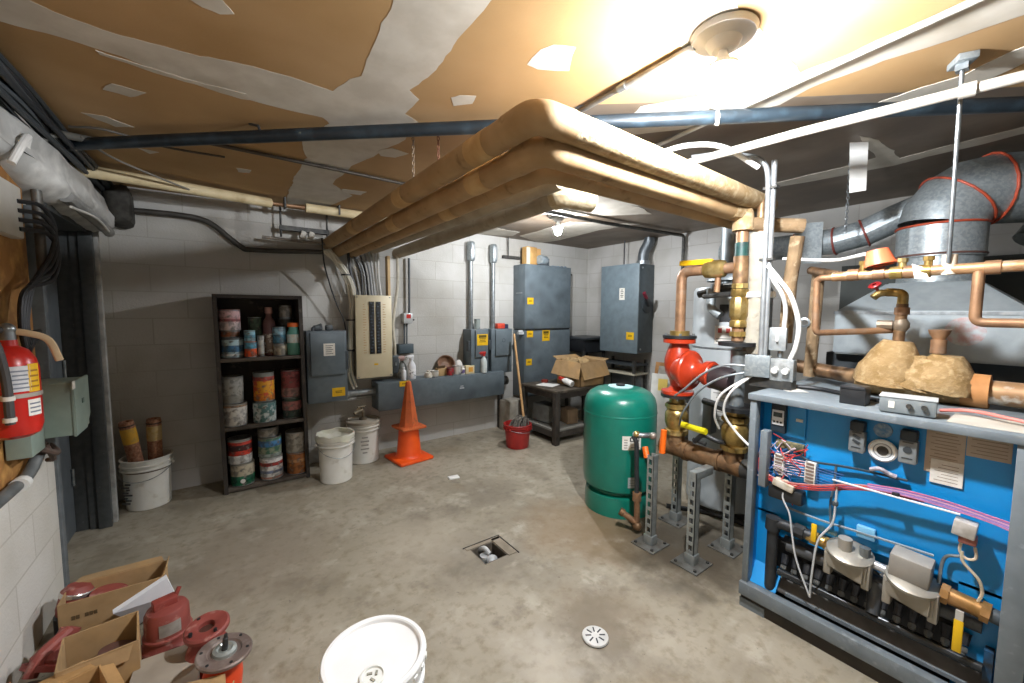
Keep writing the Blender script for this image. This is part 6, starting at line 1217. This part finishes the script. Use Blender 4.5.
for a_ in (.3, 2.0, 4.4): g.box((bx_+.012*math.cos(a_), by_+.012*math.sin(a_), LH-.009), (.014, .006, .004), (0, 0, a_+.8))
g.obj('plug_rib', mat('#8c8a7c', None, .6), pl)
G().tube([(LX+.140*math.cos(a), LY+.140*math.sin(a), LH-.10-.05*math.sin((a-3.4)/1.9*PI)) for a in [3.4+1.9*k/14 for k in range(15)]], .003, 6).obj('bail_handle', M_STEEL, fb)
# ---- heap of boxes and old pumps by the left wall
M_RUST = mat('#8f3d33', '#7a3029', .6, 0, 14, c3='#a8665a', s3=26, lo3=.55, hi3=.7)
M_RUST2 = mat('#8f463d', '#76332c', .6, 0, 10, c3='#a67a70', s3=24, lo3=.56, hi3=.7)
def cbox(label, cx, cy, z0, w, d_, h, rz, flaps, m=M_CARD, prn=None, tilt=(0, 0)):
    """open carton; flaps: side -> (length, droop angle: 0 stands straight up, 90 lies flat outwards)"""
    t = thing('cardboard_box', label, 'cardboard box', (cx, cy, z0)); M = Matrix.Translation((cx, cy, z0)) @ Matrix.Rotation(rz, 4, 'Z') @ Matrix.Rotation(tilt[0], 4, 'X') @ Matrix.Rotation(tilt[1], 4, 'Y'); th = .005
    g = G()
    for c_, s_ in (((0, -d_/2, h/2), (w, th, h)), ((0, d_/2, h/2), (w, th, h)), ((-w/2, 0, h/2), (th, d_, h)), ((w/2, 0, h/2), (th, d_, h)), ((0, 0, th/2), (w, d_, th))): g.box(c_, s_)
    g.bm.transform(M); g.obj('box_body', m, t)
    for sd, (L, an) in flaps.items():
        a_ = math.radians(an); o_, u_ = L*math.sin(a_), L*math.cos(a_)
        if sd in 'ns': s_ = 1 if sd == 'n' else -1; Q = [(-w/2+.01, s_*d_/2, h), (w/2-.01, s_*d_/2, h), (w/2-.025, s_*(d_/2+o_), h+u_), (-w/2+.025, s_*(d_/2+o_), h+u_)]
        else: s_ = 1 if sd == 'e' else -1; Q = [(s_*w/2, -d_/2+.01, h), (s_*w/2, d_/2-.01, h), (s_*(w/2+o_), d_/2-.02, h+u_), (s_*(w/2+o_), -d_/2+.02, h+u_)]
        G().quad(*[M @ Vector(p) for p in Q], .004).obj('flap', m, t)
    if prn:
        for (face, u0, v0, n_, sz) in prn:
            g = G()
            for k in range(n_):
                c_ = (u0+k*sz*1.25, -d_/2-.0035, v0) if face == 's' else (w/2+.0035, u0+k*sz*1.25, v0)
                s_ = (sz, .002, sz*1.5) if face == 's' else (.002, sz, sz*1.5)
                if k != 2: g.box(c_, s_)
            g.bm.transform(M); g.obj('printing', mat('#5d4a2f', None, .7), t)
    return t
cbox('long low open carton farthest along the left wall, red part inside', -.405, 2.30, .03, .31, .14, .165, -.02, {'n': (.06, 95), 'e': (.03, 20)}, prn=[('s', -.115, .10, 6, .010), ('e', -.045, .13, 5, .007)])
cbox('open square carton in the middle of the heap', -.385, 1.90, .02, .19, .185, .185, .12, {'s': (.05, 160)})
cbox('carton at the near end of the heap with flaps spread open', -.44, 1.66, .0, .22, .18, .19, .35, {'n': (.07, 95), 'w': (.08, 75), 'e': (.03, 100)}, m=mat('#b58e5c', '#a58050', .8, 0, 14))
cbox('small carton with a raised flap below the orange flange motor', -.125, 1.44, .0, .17, .13, .15, -.3, {'n': (.05, 65), 'e': (.05, 20)})
t = thing('cardboard_box', 'closed grey-white carton beneath the rusty pump motors', 'cardboard box', (-.2, 1.78, 0)); G().box((-.205, 1.75, .05), (.19, .22, .10), (0, 0, -.05), bev=.002).obj('box_body', mat('#a89f90', '#9a9182', .75, 0, 9), t)
solo(G().quad(at(113, 614, 'z', .165), at(167, 578, 'z', .225), at(175, 594, 'z', .14), at(140, 624, 'z', .03), .02), 'foam_block', mat('#dfe0e3', '#d2d4d8', .6, 0, 14), 'white foam sheet leaning against the long low carton', 'foam')
# rusty pump motor
pm = thing('pump_motor', 'large rusty-red motor with a grey nameplate standing beside the open carton', 'motor', (-.225, 2.02, 0))
QX, QY = -.222, 2.03
G().lathe([(0, .0), (.07, .0), (.082, .01), (.085, .03), (.078, .04), (.074, .05), (.074, .062), (.078, .066), (.078, .074), (.072, .078), (.07, .155), (.062, .17), (.04, .18), (0, .182)], (QX, QY, 0), seg=32).obj('housing', M_RUST2, pm)
vq = math.atan2(-QY, -QX); patch((QX, QY), .0715, vq+.1, .95, .09, .14, mat('#a9a49c', '#8d8880', .45, .3, 30), 'nameplate', pm)
g = G().box((QX-.005, QY, .19), (.075, .045, .035), (0, 0, .3), bev=.006).cyl((QX+.025, QY+.01, .19), (QX+.04, QY+.02, .225), .008); g.obj('terminal_cap', M_RUST, pm)
G().lathe([(.082, 0), (.09, .004), (.09, .016), (.082, .02)], (QX, QY, .012), seg=32).obj('flange', mat('#4d2a24', '#6d3a30', .6, 0, 20), pm)
# flanged pump body
fp = thing('rusty_pump', 'rusty-red pump casing with an open oval flange on top', 'pump', (-.085, 1.80, 0))
G().lathe([(0, 0), (.06, 0), (.07, .03), (.075, .08), (.06, .12), (.045, .14), (.042, .168)], (-.088, 1.79, 0), seg=28).obj('volute', M_RUST, fp)
fl_ = G().lathe([(.026, -.01), (.026, .008), (.034, .012), (.064, .012), (.07, .006), (.07, -.006), (.04, -.012)], (-.088, 1.79, .178), (-.08, -.12, 1), 30, ).obj('flange', M_RUST2, fp); G().lathe([(0, 0), (.027, 0), (.027, .002), (0, .002)], (-.088, 1.79, .17), seg=20).obj('bore', mat('#4a2a20', None, .7), fl_)
g = G()
for k in range(4): G().cyl((-.088+.053*math.cos(k*PI/2+.5), 1.79+.053*math.sin(k*PI/2+.5), .18), (-.088+.053*math.cos(k*PI/2+.5), 1.79+.053*math.sin(k*PI/2+.5), .1955), .006, seg=10).obj('bolt_hole', M_BLACK, fl_)
# orange motor with a wide grey flange and shaft
om = thing('pump_motor', 'bright orange motor with a wide grey flange and upright shaft', 'motor', (-.035, 1.60, 0))
OX, OY, OZ = -.036, 1.60, .195; dn = Vector((.10, -.05, 1)).normalized()
def ol(p, nm, m_, par, seg=36, z=0): return G().lathe(p, Vector((OX, OY, OZ))+dn*z, dn, seg).obj(nm, m_, par)
ol([(0, -.19), (.05, -.19), (.058, -.17), (.058, -.08), (.05, -.03), (.06, -.008), (0, -.008)], 'housing', mat('#e2481a', '#cc3a12', .4, 0, 8), om)
f2 = ol([(0, -.008), (.076, -.008), (.08, -.004), (.08, .004), (.076, .008), (.05, .008), (.046, .002), (.04, .002), (0, .002)], 'flange', mat('#84746c', '#6d5f58', .5, .4, 14, c3='#9a8f88', s3=20), om)
ol([(.036, .002), (.034, .012), (.024, .016), (.018, .010), (0, .010)], 'seal_ring', mat('#b4bab6', '#8f9691', .35, .6, 20), f2); ol([(0, .01), (.009, .01), (.008, .05), (.006, .052), (.0045, .065), (0, .066)], 'shaft', M_DKSTEEL, f2, 14)
g = G()
u_ = dn.orthogonal().normalized(); v_ = dn.cross(u_)
for k in range(6): c_ = Vector((OX, OY, OZ))+(u_*math.cos(k*PI/3)+v_*math.sin(k*PI/3))*.066; G().cyl(c_, c_+dn*.0095, .005, seg=8).obj('bolt_hole', M_BLACK, f2)
# red pump parts along the wall and in the boxes
rp_ = thing('pump_part', 'red cast pump bracket lying between wall and open carton', 'pump part', (-.54, 2.02, 0))
g = G().lathe([(0, 0), (.06, 0), (.065, .02), (.05, .05), (.03, .07), (.03, .11), (0, .115)], (-.545, 2.06, .075), (.35, .4, .7), 22).tube(spl([(-.58, 2.0, .09), (-.555, 2.03, .14), (-.50, 2.09, .165)]), [.02]*13, 10); g.obj('casting', M_RUST2, rp_)
G().lathe([(.05, 0), (.07, .004), (.07, .02), (.05, .024)], (-.555, 2.045, .07), (.35, .4, .7), 24).obj('flange', M_RUST, rp_)
t = thing('pump_part', 'dark steel pump part against the wall under the red bracket', 'pump part', (-.58, 1.95, 0)); G().lathe([(0, 0), (.06, 0), (.055, .05), (.035, .06), (.035, .09), (0, .09)], (-.575, 1.93, .01), (.1, 0, 1), 22).obj('casting', mat('#3d3a36', '#4a3a34', .5, .4, 20), t)
t = thing('pump_part', 'red and chrome pump part sticking up beside the long low carton', 'pump part', (-.55, 2.36, 0)); G().lathe([(0, 0), (.045, 0), (.05, .02), (.05, .09), (.035, .11), (0, .115)], (-.555, 2.35, .09), (.25, .1, 1), 24).obj('casting', M_RUST2, t)
G().lathe([(.05, 0), (.053, .003), (.053, .016), (.05, .02)], (-.555, 2.35, .09)+0*Vector() if False else Vector((-.555, 2.35, .09))+Vector((.25, .1, 1)).normalized()*.07, (.25, .1, 1), 24).obj('chrome_band', mat('#d3cfc9', None, .25, .8), t); G().lathe([(0, -.09), (.05, -.09), (.05, 0), (0, 0)], (-.555, 2.35, .092), (.0, .0, 1), 20).obj('foot', M_BLACK, t)
t = thing('pump_part', 'red pump housing inside the long low carton', 'pump part', (-.42, 2.31, .04)); G().lathe([(0, 0), (.055, 0), (.06, .03), (.05, .08), (.06, .09), (.06, .105), (0, .11)], (-.45, 2.305, .055), (.2, 0, 1), 22).obj('casting', M_RUST2, t)
t = thing('pump_part', 'dark rusty pump part inside the middle open carton', 'pump part', (-.38, 1.9, .03)); G().lathe([(0, 0), (.05, 0), (.055, .03), (.035, .08), (.05, .09), (.05, .11), (0, .115)], (-.37, 1.91, .03), (.2, .1, 1), 22).obj('casting', mat('#6d4a42', '#54423c', .6, .2, 20), t)
t = thing('pump_part', 'red ring-shaped part with a pale face by the orange motor box', 'pump part', (-.235, 1.60, 0)); G().lathe([(.02, 0), (.032, 0), (.036, .008), (.032, .016), (.02, .016)], (-.215, 1.625, .105), (-.2, -.6, .8), 20).obj('ring', M_RUST, t); G().lathe([(0, 0), (.018, .001), (0, .004)], (-.215, 1.625, .11), (-.2, -.6, .8), 16).obj('face', M_LABEL, t); G().cyl((-.215, 1.63, .0), (-.215, 1.63, .10), .022).obj('stem', M_RUST, t)
# ================================================================== LIGHT
W = bpy.data.worlds.new('world'); S.world = W; W.use_nodes = True
W.node_tree.nodes['Background'].inputs[0].default_value = (.95, .97, 1, 1); W.node_tree.nodes['Background'].inputs[1].default_value = WORLD
vs = S.view_settings; vs.view_transform = 'Standard'; vs.look = 'None'; vs.exposure = EXPO; vs.gamma = 1; vs.use_curve_mapping = False
S.display_settings.display_device = 'sRGB'

# shared group phrases for repeats
GROUPS = {'bucket': 'white plastic pails', 'insulated_pipe': 'insulated heating pipes', 'cardboard_box': 'cardboard boxes', 'pump_part': 'old pump parts by the left wall', 'safety_switch': 'safety switches on the trough', 'conduit': 'electrical conduits', 'junction_box': 'small electrical boxes', 'spray_bottle': 'spray bottles', 'strut_channel': 'wall channels', 'hanger_chain': 'hanger chains', 'ceiling_lamp': 'ceiling lamps', 'roller_tube': 'wrapped tubes in the bucket', 'cable_bundle': 'cable bundles', 'pump_motor': 'old pump motors', 'overhead_pipe': 'pipes under the ceiling', 'cable': 'loose cables', 'flexible_conduit': 'flexible conduits', 'paper_sheet': 'paper sheets', 'cardboard_carton': 'small cartons', 'copper_riser': 'copper risers', 'control_box': 'control boxes on the boiler'}
from collections import Counter
cnt = Counter(o.name.split('.')[0] for o in S.objects if o.parent is None and 'category' in o)
for o in S.objects:
    b_n = o.name.split('.')[0]
    if o.parent is None and 'category' in o and 'group' not in o and b_n in GROUPS and cnt[b_n] > 1: o['group'] = GROUPS[b_n]
